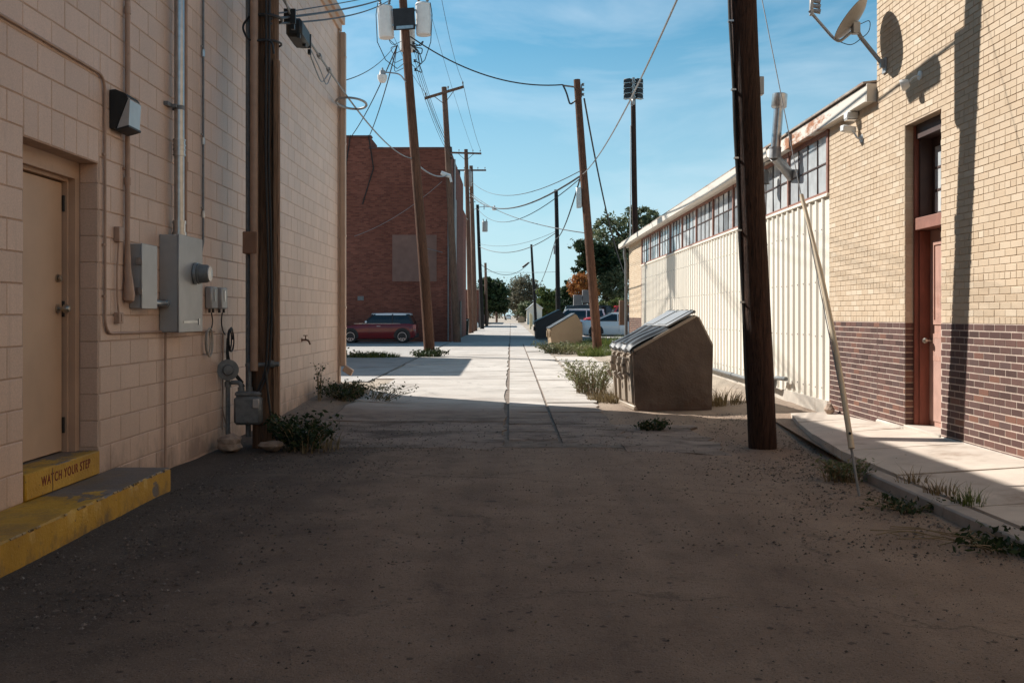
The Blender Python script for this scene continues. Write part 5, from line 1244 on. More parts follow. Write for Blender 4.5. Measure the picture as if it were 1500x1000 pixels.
# guy wire and guard
GA = gp(1262, 728); GB = Vector((2.42, 10.86, 6.5)); G = lambda f: GA.lerp(GB, f)
b = MB(); b.tube([G(0)-Vector((0, 0, .1)), G(.07)], .011, 6); b.tube([G(.05), GB], .0045, 6); o = thing('guy_wire', 'guy wire in a cream plastic guard, slanting up from the kerb weeds', 'guy wire', GA)
b.build('wire', m_cable, o)
gpts = [G(f)+Vector((.035*math.sin((f-.06)/.33*3.1), 0, 0)) for f in np.linspace(.055, .385, 14)]
b = MB(); b.tube(gpts, [.025]+[.023]*9+[.018]*4, 10); b.build('guard', m_pvc, o)
b = MB(); q = G(.07); b.lathe([(.0, 0), (.012, .001), (.012, .006), (0, .007)], q+Vector((-.005, -.028, .02)), (0, -1, 0), 8); b.build('bolt', m_darkmetal, o)
# ------------------------------------------------------------------ dumpsters
m_dump = simple('tan_dumpster_paint', (.34,.28,.22), .5, .1, var=.1, scale=2.5, bmp=.12, bsc=25, dirt=((.24,.18,.13), 1.6, .58))
def dumpside_():  # tan paint darkened for the shaded side, with scuffs and bottom rust
    m, nt, b = newmat('shaded_dumpster_side'); P = posn(nt)
    col = ramp(nt, noise(nt, P, 1.6, 6, .6), [(.3,(.075,.051,.039)),(.5,(.092,.063,.048)),(.7,(.112,.078,.060))])
    col = mixc(nt, ramp(nt, noise(nt, posn(nt, (1,1,3)), 3, 8, .75), [(.62,(0,0,0)),(.74,(.35,.35,.35))]), col, (.17,.125,.098))
    g = N(nt, 'ShaderNodeNewGeometry'); sp = N(nt, 'ShaderNodeSeparateXYZ'); nt.links.new(g.outputs['Position'], sp.inputs[0])
    h = math_(nt, 'ADD', math_(nt, 'MULTIPLY', sp.outputs[2], -1.2), math_(nt, 'MULTIPLY', noise(nt, P, 6, 8, .7), 1.2))
    col = mixc(nt, ramp(nt, h, [(.44,(0,0,0)),(.56,(.6,.6,.6))]), col, (.08,.04,.026))
    setc(nt, b, col); b.inputs['Roughness'].default_value = .42; b.inputs['Specular IOR Level'].default_value = .4
    bump(nt, b, math_(nt, 'ADD', noise(nt, P, 2.2, 2, .4), math_(nt, 'MULTIPLY', noise(nt, P, 30, 3), .08)), .55, .12); return m
m_dumpside = dumpside_()
m_dumpfront = m_dump
m_dump2 = simple('sand_dumpster_paint', (.36,.265,.17), .55, .05, var=.08, scale=2, bmp=.1, dirt=((.26,.18,.11), 2.2, .62))
m_dump3 = simple('dark_dumpster_paint', (.022,.022,.024), .5, .05, var=.2, scale=3)
m_lid = simple('black_plastic_lid', (.028,.032,.037), .52, 0, var=.2, scale=7, bmp=.06)
m_lid2 = simple('sky_sheen_lid', (.25,.255,.26), .5, 0, var=.12, scale=5, bmp=.05, dirt=((.16,.16,.16), 4, .6))  # lighter grey stands in for sky glare on the upper lid
def dumpster(label, loc, rz, D, L, zf, zp, xp, zb, paint, full=True, lids=(m_lid, m_lid2)):
    """local x: depth from the front (0) to the back (D); local y: 0..L away from the viewer"""
    t = thing('dumpster', label, 'dumpster', loc, 'dumpsters standing along the alley', rz)
    def bd(b, name, mat, par=None, smooth=True): return b.build(name, mat, par or t, local=True, smooth=smooth)
    prof = [(.06, .08), (.0, .16), (-.03, zf), (xp, zp), (xp+.05, zp-.02), (D, zb), (D-.02, .08)]
    b = MB()
    b.prism(prof, 1, .03, L-.03, 0)
    body = bd(b, 'body', paint, smooth=False)
    b = MB()                                             # near and far side sheets stand a little proud, with folded rims
    for y0, y1 in ((0, .028), (L-.028, L)):
        b.prism([(.05, .06), (-.01, .16), (-.045, zf-.02), (xp, zp-.025), (xp+.055, zp-.045), (D+.006, zb), (D-.015, .06)], 1, y0, y1)
    side = b.each('side_panel', m_dumpside if full else paint, t, local=True, smooth=False)
    b = MB()
    for y0 in (.0, L-.05):                               # rims along the sloped top
        sl = Vector((xp+.03, 0, zp-zf)); b.obox(Vector(((xp-.03)/2, y0+.025, (zf+zp)/2-.01)), sl*.5, (0, .032, 0), Vector((-sl.z, 0, sl.x)).normalized()*.022, 0, .006)
        sl = Vector((D-xp-.05, 0, zb-zp+.02)); b.obox(Vector(((xp+.05+D)/2, y0+.025, (zb+zp)/2-.02)), sl*.5, (0, .028, 0), Vector((-sl.z, 0, sl.x)).normalized()*.012)
    b.box(-.06, .03, .0, L, zf-.07, zf-.01, 0, .01); b.box(-.02, .05, .02, L-.02, .06, .13, 0, .01)
    bd(b, 'rim', paint)
    if not full:
        b = MB(); sl = Vector((xp+.06, 0, zp-zf)); n_ = Vector((-sl.z, 0, sl.x)).normalized()
        b.obox(Vector(((xp-.05)/2, L/2, (zf+zp)/2))+n_*.03, sl*.52, (0, L/2-.01, 0), n_*.018, 0, .01); bd(b, 'lid', lids[0])
        b = MB(); b.box(-.09, -.03, .15, .3, .45, .7, 0, .01); b.box(-.09, -.03, L-.3, L-.15, .45, .7, 0, .01); b.each('lift_pocket', paint, t, local=True)
        return t
    # front stiffener posts
    for y0 in (.10, L*.36, L*.66, L-.2):
        b = MB(); b.prism([(.0, .14), (-.035, .18), (-.075, zf-.09), (-.03, zf-.06)], 1, y0, y0+.09); bd(b, 'stiffener', paint, smooth=False)
    # fork pockets and hooks on the front
    for y0 in (.16, .52, L-.55):
        b = MB()
        b.box(-.13, -.03, y0, y0+.05, zf-.17, zf-.12, 0, .006); b.box(-.17, -.115, y0, y0+.05, zf-.36, zf-.12, 0, .006); b.obox((-.10, y0+.025, zf-.36), (.05, 0, -.03), (0, .025, 0), (.012, 0, .02)); b.obox((-.19, y0+.025, zf-.40), (.03, 0, -.05), (0, .025, 0), (.02, 0, .012)); b.box(-.19, -.115, y0, y0+.05, zf-.25, zf-.21)
        bd(b, 'lift_hook', paint)
    # lids: two ribbed black flaps low, high flap coloured lighter for its sky reflection
    sl = Vector((xp+.06, 0, zp-zf)); u = sl.normalized(); n_ = Vector((-u.z, 0, u.x)); S = sl.length
    o0 = Vector((-.06, 0, zf))+n_*.03
    half = L/2
    for k, (y0, y1) in enumerate(((.0, half-.01), (half+.01, L))):
        b = MB(); N_ = 12; P = []; ribs = 2
        prof2 = []
        w = y1-y0
        for i in range(ribs):
            a = y0+w*(i+.0)/ribs; q = w/ribs
            prof2 += [(a+.04*q, .0), (a+.30*q, .0), (a+.40*q, .042), (a+.78*q, .042), (a+.90*q, .0)]
        for j in range(N_+1):
            f = j/N_; s = S*.62*f-.03; wob = .012*math.sin(f*5+k*2)
            droop = -.05 if j == 0 else 0
            for (y, h) in prof2: P.append(o0+u*s+n_*(h*(.75+.25*math.sin(f*3.1))+wob+droop*.5)+Vector((0, y, 0)))
        m_ = len(prof2)
        b.add(P, [(j*m_+i, j*m_+i+1, (j+1)*m_+i+1, (j+1)*m_+i) for j in range(N_) for i in range(m_-1)])
        P2 = [P[i]-n_*.05 for i in range(m_)]
        b.add(P[:m_]+P2, [(i, m_+i, m_+i+1, i+1) for i in range(m_-1)])
        lid = bd(b, 'lid', lids[0], smooth=True)
        b = MB(); b.tube(bend([o0+u*.0+Vector((0, (y0+y1)/2-.08, .05)), o0+u*-.06+Vector((0, (y0+y1)/2, .12)), o0+Vector((0, (y0+y1)/2+.08, .05))], .05), .009, 6); bd(b, 'handle', m_black, lid)
    b = MB(); c = o0+u*(S*.80)+n_*.028+Vector((0, L/2, 0)); b.obox(c, u*S*.215, (0, L/2, 0), n_*.016, 0, .01)
    for i in range(2): b.obox(o0+u*(S*.80)+n_*.05+Vector((0, L*(i+.5)/2, 0)), u*S*.20, (0, .25, 0), n_*.008, 0, .006)
    bd(b, 'back_lid', lids[1])
    b = MB(); b.tube([o0+u*(S*1.0)+n_*.03+Vector((0, -.03, 0)), o0+u*(S*1.0)+n_*.03+Vector((0, L+.03, 0))], .026, 10)
    for i in range(6): b.tube([o0+u*(S*1.0)+n_*.03+Vector((0, L*i/6+.1, 0)), o0+u*(S*1.0)+n_*.03+Vector((0, L*i/6+.16, 0))], .036, 10)
    bd(b, 'hinge_rod', m_graypipe)
    b = MB(); b.prism([(.12, .0), (.22, .0), (.22, .10), (.12, .10)], 1, .1, L-.1); b.prism([(D-.3, .0), (D-.2, .0), (D-.2, .10), (D-.3, .10)], 1, .1, L-.1); b.each('skid', m_graypipe, t, local=True, smooth=False)
    return t
dp = gp(931, 602); dumpster('nearest dumpster, side darkened for shade, black ribbed lids, against the cream siding', dp-Vector((0, 0, .055)), R(5.5), 1.20, 1.60, .98, 1.51, .93, 1.06, m_dump)
d2p = gp(808, 510); dumpster('sand coloured dumpster with sloping lid, weeds at its foot', d2p, R(4), 1.28, 1.3, .80, 1.40, .98, .95, m_dump2, False)
d3p = gp(786, 497); dumpster('black dumpster in front of the plain black pole', d3p, R(2), 1.9, 1.7, .95, 1.62, 1.3, 1.0, m_dump3, False)
d4p = gp(759, 473.3); dumpster('tiny distant sand dumpster near the far end of the alley', d4p, 0, 1.1, 1.6, .95, 1.15, .7, .9, m_dump2, False)

# ------------------------------------------------------------------ vehicles
def loft(b, secs, mi=0, closed=True):
    n = len(secs[0]); V = [p for s in secs for p in s]
    Fs = [(i*n+k, i*n+(k+1) % n, (i+1)*n+(k+1) % n, (i+1)*n+k) for i in range(len(secs)-1) for k in range(n if closed else n-1)]
    Fs += [tuple(range(n-1, -1, -1)), tuple((len(secs)-1)*n+k for k in range(n))]
    b.add(V, Fs, mi)
def car(label, cat, loc, rz, L, W, belt, roof, wheels, wr, paint, roofmat, name='parked_car', group='cars parked beside the alley', gh=(.30, .97, .42, .88), tailmat=None, clear=.2):
    """local +x is the nose; belt: list of (x fraction from tail, z of the body top); gh: greenhouse foot rear, foot front, roof rear, roof front (fractions from tail)"""
    t = thing(name, label, cat, loc, group, rz)
    def bd(b, nm, mat, par=None, smooth=True, ang=35): return b.build(nm, mat, par or t, local=True, smooth=smooth, ang=ang)
    hw = W/2; secs = []
    for i in range(27):
        f = i/26; z1 = interp(f, [p[0] for p in belt], [p[1] for p in belt])
        end = min(1, min(f, 1-f)/.085); wf = hw*(.80+.20*math.sqrt(max(0, 1-(1-end)**2)))
        zb = clear+(.12*(1-end)**1.5); x = (f-.5)*L
        zm = zb+(z1-zb)*.55
        half = [(0, zb), (wf*.90, zb), (wf*.985, zb+.08), (wf, zm), (wf*.975, z1-.10), (wf*.93, z1-.03), (wf*.80, z1), (0, z1+.025)]
        secs.append([(x, y, z) for y, z in half]+[(x, -y, z) for y, z in half[-2:0:-1]])
    b = MB(); loft(b, secs); body = bd(b, 'body', paint, ang=50)
    # greenhouse
    zl = lambda f: interp(f, [p[0] for p in belt], [p[1] for p in belt])
    r0, r1, q0, q1 = gh
    b = MB(); S = []
    for k in range(9):
        v = k/8; a0 = r0+(q0-r0)*v; a1 = r1+(q1-r1)*v; hwk = hw*(.90-.17*v); z0 = zl(a0)-.02; z1 = zl(a1)-.02
        zz = lambda base: base+(roof-.035-base)*v
        S.append([((a0-.5)*L, -hwk*.93, zz(z0)), ((a0-.5)*L+.07, -hwk, zz(z0)), ((a1-.5)*L-.10, -hwk, zz(z1)), ((a1-.5)*L, -hwk*.88, zz(z1)), ((a1-.5)*L, hwk*.88, zz(z1)), ((a1-.5)*L-.10, hwk, zz(z1)), ((a0-.5)*L+.07, hwk, zz(z0)), ((a0-.5)*L, hwk*.93, zz(z0))])
    loft(b, S); bd(b, 'windows', m_carglass, ang=30)
    b = MB(); rs = []
    for k in range(9):
        f = q0-.012+(q1-q0+.03)*k/8; c = .03*math.sin(math.pi*k/8); ww = hw*.745*(.93 if k in (0, 8) else 1)
        x = (f-.5)*L
        rs.append([(x, -ww*1.02, roof-.085), (x, -ww*.97, roof-.01+c*.4), (x, 0, roof+.005+c), (x, ww*.97, roof-.01+c*.4), (x, ww*1.02, roof-.085), (x, 0, roof-.09)])
    loft(b, rs); bd(b, 'roof', roofmat, ang=50)
    b = MB()
    mid = (q0+q1)/2-.02
    for s in (-1, 1):
        for (fa, fb, wd) in ((r0+.015, q0+.01, .055), (r1-.012, q1-.004, .035), (mid, mid, .03)):
            p0 = Vector(((fa-.5)*L, s*hw*.895, zl(fa)-.02)); p1 = Vector(((fb-.5)*L, s*hw*.735, roof-.03)); d_ = p1-p0
            b.obox((p0+p1)/2, (wd, 0, 0), d_*.5, (0, .012, 0))
    b.each('pillar', paint if roofmat is paint else m_black, t, local=True, smooth=False)
    b = MB()
    for s in (-1, 1): b.obox((0, s*(hw*.915), zl(.5)-.012), (L*.30, 0, 0), (0, .006, 0), (0, 0, .008))
    bd(b, 'belt_trim', m_alum, smooth=False)
    for fx in wheels:
        for s in (-1, 1):
            x = (fx-.5)*L; c = Vector((x, s*(hw-.09), wr)); ax = (0, s, 0)
            b = MB(); pts = [(x+(wr+.075)*math.cos(a), wr+.03+(wr+.065)*math.sin(a)) for a in np.linspace(-.25, math.pi+.25, 18)]
            b.prism(pts, 1, s*(hw-.14), s*(hw+.004)) if s > 0 else b.prism(pts, 1, s*(hw+.004), s*(hw-.14))
            bd(b, 'wheel_arch', m_black, smooth=False)
            b = MB(); b.lathe([(wr*.60, -.10), (wr*.95, -.10), (wr, -.07), (wr, .07), (wr*.95, .098), (wr*.68, .102), (wr*.66, .07)], c, ax, 24); wh_ = bd(b, 'wheel', m_tire)
            b = MB(); b.lathe([(wr*.67, .08), (wr*.66, .1), (wr*.60, .10), (wr*.58, .05)], c, ax, 24); b.lathe([(0, .09), (.05, .088), (.06, .06)], c, ax, 12)
            for k in range(8):
                a = k*math.pi/4; r_ = Vector((math.cos(a), 0, math.sin(a))); tn = Vector((-math.sin(a), 0, math.cos(a)))
                b.obox(c+Vector((0, s*.075, 0))+r_*wr*.34, r_*wr*.28, tn*.019, (0, .012, 0))
            bd(b, 'rim', m_rim, wh_)
    for s in (-1, 1):
        b = MB(); b.obox((L*.5-.17, s*hw*.70, zl(.95)-.17), (.12, 0, 0), (0, hw*.17, 0), (0, 0, .085), 0, .05); bd(b, 'headlight', m_glass_s)
        b = MB(); b.obox((-L*.5+.10, s*hw*.80, zl(.03)-.16), (.10, 0, 0), (0, hw*.13, 0), (0, 0, .11), 0, .03); bd(b, 'taillight', tailmat or simple('tail_red', (.35,.02,.015), .2, bmp=0))
        b = MB(); b.obox(((r1-.06-.5)*L, s*(hw+.06), zl(.6)+.07), (.05, 0, 0), (0, .08, 0), (0, 0, .055), 0, .03); bd(b, 'mirror', roofmat)
        b = MB(); b.obox((-.02*L, s*(hw*.985), zl(.5)-.13), (.09, 0, 0), (0, .012, 0), (0, 0, .014), 0, .005); bd(b, 'door_handle', m_alum)
        b = MB()
        for fx in (mid+.012, r1-.10): b.obox(((fx-.5)*L, s*(hw*.997), (zl(.5)+clear)/2+.06), (.004, 0, 0), (0, .006, 0), (0, 0, (zl(.5)-clear)/2-.12))
        bd(b, 'door_gap', m_black, smooth=False)
    b = MB(); b.box(-L*.5-.02, -L*.5+.12, -hw*.80, hw*.80, clear+.05, clear+.28, 0, .05); b.box(L*.5-.12, L*.5+.02, -hw*.80, hw*.80, clear+.03, clear+.26, 0, .05); bd(b, 'bumper', m_black if roofmat is not paint else paint)
    b = MB(); b.box(-L*.42, L*.42, -hw*.86, hw*.86, .13, clear+.02); bd(b, 'underbody', m_black, smooth=False)
    return t
def carpaint(name, c):
    m, nt, b = newmat(name); b.inputs['Base Color'].default_value = (*c, 1); b.inputs['Roughness'].default_value = .28; b.inputs['Coat Weight'].default_value = .6; b.inputs['Coat Roughness'].default_value = .05; return m
m_carred = carpaint('dark_red_paint', (.17,.008,.009)); m_carwhite = carpaint('white_paint', (.85,.85,.84)); m_carsilver = carpaint('silver_white_paint', (.82,.82,.81)); m_carblack = carpaint('black_paint', (.012,.013,.015)); m_carred2 = carpaint('bright_red_paint', (.5,.025,.025))
car('dark red hatchback with white roof parked in shade against the red brick building', 'car', (-6.32, 47.9, gz(-6.3, 47.9)+.02), math.pi, 3.66, 1.68, [(0,.86),(.03,.93),(.12,.95),(.64,.93),(.72,.90),(.93,.80),(1,.66)], 1.41, (.175, .845), .315, m_carred, m_carwhite, gh=(.025, .70, .09, .56), tailmat=simple('tail_pale', (.5,.16,.14), .2, bmp=0))
car('silver white fastback car parked tail first behind the leaning pole', 'car', (6.35, 57.5, gz(6.3, 57.5)+.02), 0, 4.9, 1.86, [(0,.96),(.05,1.02),(.2,1.0),(.6,.98),(.7,.96),(.95,.80),(1,.66)], 1.46, (.195, .80), .35, m_carsilver, m_carsilver, gh=(.16, .72, .38, .56))
car('bright red car parked behind the silver white car', 'car', (7.35, 63.5, gz(7, 63)+.02), 0, 5.3, 1.95, [(0,1.12),(.05,1.18),(.3,1.2),(.6,1.18),(.7,1.14),(.95,1.02),(1,.8)], 1.93, (.18, .80), .38, m_carred2, m_carred2, gh=(.30, .74, .38, .60))
car('white roofed dark windowed van nose in behind the black dumpster', 'van', (4.2, 67, gz(3, 66)+.02), math.pi, 4.7, 1.85, [(0,1.0),(.05,1.06),(.6,1.05),(.75,1.0),(.95,.85),(1,.7)], 1.72, (.18, .82), .34, m_carwhite, m_carwhite, gh=(.03, .80, .08, .60))
car('black pickup cab with dark windows in front of the stacked grey crates', 'pickup', (6.3, 70.5, gz(6, 70)+.02), 0, 5.4, 1.95, [(0,1.15),(.3,1.15),(.6,1.18),(.7,1.15),(.95,1.05),(1,.8)], 2.0, (.18, .80), .38, m_carblack, m_carblack, gh=(.02, .74, .06, .62))
car('tiny white car far down the alley at the vanishing point', 'car', (-.75, 330, gz(0, 330)+.02), R(90), 4.5, 1.8, [(0,.95),(.1,1.0),(.6,1.0),(.95,.8),(1,.6)], 1.5, (.18,.82), .32, m_carwhite, m_carwhite, gh=(.1,.75,.2,.6))
car('pale car parked beside the brown pole past the red brick corner', 'car', (-5.0, 86.2, .15), 0, 4.4, 1.8, [(0,.95),(.1,1.0),(.6,1.0),(.95,.8),(1,.6)], 1.5, (.18,.82), .32, m_carwhite, m_carwhite, gh=(.1,.75,.2,.6))
# stacks of crates beyond the pickup
m_crate = simple('grey_crate', (.20,.185,.18), .7, var=.1, scale=3)
for k, (x0, n_, h_) in enumerate(((4.75, 3, .92), (5.42, 3, 1.04))):
    for i in range(n_):
        z0 = .13+i*(h_+.06)
        t = thing('crate', ['shorter', 'taller'][k]+' stack of grey crates past the pickup, '+['bottom', 'middle', 'top'][i]+' crate', 'crate', (x0+.3, 75.3, z0), 'stacked grey crates')
        b = MB(); b.box(x0, x0+.62, 75, 75.62, z0+.07, z0+h_, 0, .02); b.build('body', m_crate, t)
        b = MB(); b.box(x0+.02, x0+.6, 75.02, 75.6, z0, z0+.066); b.build('foot', m_black, t, smooth=False)
# shed on the far right
t = thing('shed', 'little pale shed with bright roof beside the thin dark pole', 'shed', (3.2, 150, .15))
b = MB(); b.prism([(2.45, .1), (4.6, .1), (4.6, 2.5), (3.5, 3.3), (2.45, 2.3)], 1, 146, 152); b.build('wall', m_siding, t, smooth=False)
b = MB(); b.obox((2.95, 149, 2.87), (.65, 0, .57), (0, 3.3, 0), (-.03, 0, .04)); b.obox((4.1, 149, 2.95), (.66, 0, -.46), (0, 3.3, 0), (.03, 0, .04)); b.build('roof', m_white, t, smooth=False)
for i, (px, py, h_) in enumerate(((777, 482, 1.5), (779, 478, 1.4))):
    q = gp(px, py); b = MB(); b.tube([q, q+Vector((0, 0, h_))], .09, 10); b.lathe([(.09, 0), (.06, .05), (0, .06)], q+Vector((0, 0, h_)), (0, 0, 1), 10); o = b.build('bollard', simple('bollard_cream', (.6,.5,.3), .6)); put(o, ['nearer', 'farther'][i]+' pale bollard at the alley edge beside the black dumpster', 'bollard')
q = gp(679, 490.5); b = MB(); b.prism([(q.x-.35, q.z), (q.x+.3, q.z), (q.x+.36, q.z+1.0), (q.x-.4, q.z+1.0)], 1, q.y, q.y+.7); b.box(q.x-.42, q.x+.38, q.y-.03, q.y+.74, q.z+1.01, q.z+1.1, 0, .03); b.tube([(q.x-.3, q.y-.02, q.z+.12), (q.x+.25, q.y-.02, q.z+.12)], .1, 10); o = b.build('bin', simple('dark_green_plastic', (.02,.04,.03), .5)); put(o, 'dark green wheeled bin beside the red brick corner pole', 'bin')

# ------------------------------------------------------------------ trees
def leaves(pts, size, r, flat=.5):
    n = len(pts); pts = np.asarray(pts)
    a = r.normal(size=(n, 3)); a /= np.linalg.norm(a, axis=1)[:, None]+1e-9
    c = r.normal(size=(n, 3)); b_ = np.cross(a, c); b_ /= np.linalg.norm(b_, axis=1)[:, None]+1e-9
    s = size*r.uniform(.6, 1.35, size=(n, 1))
    V = np.stack([pts-a*s, pts+b_*s*flat-a*s*.1, pts+a*s, pts-b_*s*flat-a*s*.1], 1).reshape(-1, 3)
    return V, np.arange(4*n).reshape(-1, 4)
def leaf_obj(name, V, Fq, mat, parent=None):
    me = bpy.data.meshes.new(name); w = np.array(wloc(parent)) if parent is not None else np.array((0, 0, 0))
    if parent is None: loc = np.array((V[:, 0].mean(), V[:, 1].mean(), V[:, 2].min())); w = loc
    me.vertices.add(len(V)); me.vertices.foreach_set('co', (V-w).ravel())
    me.loops.add(Fq.size); me.loops.foreach_set('vertex_index', Fq.ravel().astype(np.int32))
    me.polygons.add(len(Fq)); me.polygons.foreach_set('loop_start', np.arange(0, Fq.size, Fq.shape[1]).astype(np.int32)); me.polygons.foreach_set('loop_total', np.full(len(Fq), Fq.shape[1], dtype=np.int32))
    me.update(calc_edges=True); me.validate(); me.materials.append(mat)
    o = bpy.data.objects.new(name, me); COL.objects.link(o)
    if parent is not None: o.parent = parent
    else: o.location = loc
    return o
def tree(name, label, x, y, blobs, nclump, nleaf, size, mat, tr=.25, seed=1, spread=.16, cat='tree', group=None, trunk=True, shell=.45):
    r = np.random.default_rng(seed); z0 = gz(x, y); t = thing(name, label, cat, (x, y, z0), group)
    vol = np.array([b[3]*b[4]*b[5] for b in blobs]); pr = vol/vol.sum(); pts = []; cl = []
    for _ in range(nclump):
        b = blobs[r.choice(len(blobs), p=pr)]; d = r.normal(size=3); d /= np.linalg.norm(d); rad = shell+(1-shell)*r.random()**.6
        c = np.array(b[:3])+d*np.array(b[3:])*rad*r.uniform(.85, 1.1); cl.append(c)
        m = int(nleaf*r.uniform(.5, 1.5)); s = spread*min(b[3:])*r.uniform(.6, 1.4)
        pts.append(c+r.normal(size=(m, 3))*s*np.array((1.15, 1.15, .8)))
    V, Fq = leaves(np.concatenate(pts), size, r); leaf_obj('crown', V, Fq, mat, t)
    if trunk:
        b = MB(); zt = np.mean([q[2] for q in blobs]); top = Vector((np.mean([q[0] for q in blobs]), np.mean([q[1] for q in blobs]), zt))
        B = Vector((x, y, z0-.1)); mid_ = B.lerp(top, .5)+Vector((r.uniform(-.1,.1), 0, 0))
        b.tube([B, B.lerp(mid_, .5), mid_, top], [tr*1.2, tr, tr*.8, tr*.4], 9)
        b.build('trunk', m_bark, t)
        b = MB()
        for c in cl[:min(40, len(cl))]:
            s_ = B.lerp(top, r.uniform(.35, .95)); e_ = Vector(c); m_ = s_.lerp(e_, .5)+Vector((0, 0, .12*(e_-s_).length))
            b.tube([s_, m_, e_], [tr*.28, tr*.16, tr*.06], 5, cap=False)
        b.build('branch', m_bark, t)
    return t
def T(px, Y): return (px-HX)/F*Y
def zy(py, Y): return EYE+(HY-py)/F*Y
def B_(px, py, rx, rz, Y, ry=None): return (T(px, Y), Y, zy(py, Y), rx/F*Y, (ry or rx)/F*Y, rz/F*Y)
Y = 85
tree('broadleaf_tree', 'big broad green tree behind the warehouse end and the floodlight pole', T(908, Y), Y, [B_(900, 345, 38, 36, Y), B_(935, 325, 32, 24, Y), B_(915, 385, 45, 34, Y), B_(885, 330, 18, 20, Y), B_(950, 318, 22, 16, Y)], 170, 55, .16, m_leaf_mid, .4, 1, .13)
tree('cedar_tree', 'dark drooping evergreen behind the orange tree', T(868, Y-4), Y-4, [B_(858, 370, 20, 20, Y-4), B_(872, 385, 24, 14, Y-4), B_(895, 395, 26, 18, Y-4), B_(850, 395, 12, 14, Y-4), B_(880, 365, 14, 16, Y-4)], 130, 90, .15, m_leaf_dark, .3, 2, .16)
Y = 79
tree('maple_tree', 'small orange leaved autumn tree above the stacked crates', T(856, Y), Y, [B_(853, 416, 17, 13, Y), B_(866, 430, 10, 16, Y), B_(843, 426, 8, 11, Y)], 90, 70, .10, m_leaf_orange, .12, 3, .2)
tree('bush', 'tall dull green hedge bush behind the red car', T(890, 80), 80, [B_(882, 425, 14, 24, 80), B_(900, 420, 16, 26, 80), B_(912, 432, 10, 20, 80)], 110, 80, .10, m_leaf_mid, .12, 4, .2, 'bush')
tree('bush', 'light yellow green low bush just above the red car roof', T(895, 74), 74, [B_(886, 449, 9, 8, 74), B_(902, 446, 11, 9, 74)], 50, 70, .08, m_leaf_grass, .06, 5, .22, 'bush')
Y = 150
tree('round_tree', 'dark green round tree leaning over the far alley', T(712, Y), Y, [B_(722, 432, 20, 22, Y), B_(712, 420, 13, 16, Y), B_(733, 440, 12, 18, Y), B_(708, 440, 12, 20, Y)], 150, 80, .26, m_leaf_dark, .3, 6, .17)
Y = 205
tree('bare_tree', 'grey half bare tree in the far distance', T(768, Y), Y, [B_(765, 430, 22, 26, Y), B_(757, 440, 14, 20, Y), B_(780, 438, 14, 24, Y)], 170, 36, .26, m_leaf_gray, .35, 7, .2)
Y = 165
tree('round_tree', 'bright yellow green tree behind the pale shed', T(801, Y), Y, [B_(800, 440, 12, 20, Y), B_(809, 445, 10, 18, Y), B_(793, 450, 9, 14, Y)], 110, 60, .24, m_leaf_grass, .25, 8, .2)
tree('conifer_tree', 'dark pointed conifer behind the plain black pole', T(829, 150), 150, [B_(829, 430, 8, 20, 150), B_(830, 448, 13, 18, 150), B_(840, 445, 8, 18, 150)], 90, 60, .22, m_leaf_dark, .25, 9, .2)
tree('round_tree', 'dull green tree between the far pole and the dark conifer', T(819, 180), 180, [B_(817, 440, 11, 18, 180), B_(824, 448, 10, 14, 180)], 70, 50, .28, m_leaf_mid, .25, 10, .2)
tree('round_tree', 'small olive grey tree low beside the far end of the alley', T(741, 280), 280, [B_(739, 448, 7, 9, 280), B_(735, 454, 6, 7, 280)], 50, 40, .42, m_leaf_gray, .25, 11, .2)
tree('round_tree', 'tiny green tree beside the far end of the alley', T(757, 260), 260, [B_(757, 452, 7, 8, 260), B_(764, 456, 6, 6, 260)], 50, 40, .40, m_leaf_mid, .25, 12, .2)
tree('round_tree', 'olive tree at the foot of the grey bare tree, above the distant dumpster', T(774, 190), 190, [B_(770, 452, 9, 11, 190), B_(782, 455, 8, 9, 190)], 70, 40, .28, m_leaf_mid, .2, 13, .2)
# far off woods closing the view
r = np.random.default_rng(21); pts = []
for _ in range(900):
    x = r.uniform(-150, 260); y = r.uniform(420, 470)
    if -5 < x < 3.2: continue
    c = np.array((x, y, .2+r.uniform(0, 5)*r.random()**.4)); pts.append(c+r.normal(size=(26, 3))*np.array((1.6, 1.2, 1.0)))
V, Fq = leaves(np.concatenate(pts), .7, r); o = leaf_obj('woods', V, Fq, m_leaf_gray); put(o, 'far off strip of trees closing the end of the alley', kind='stuff')

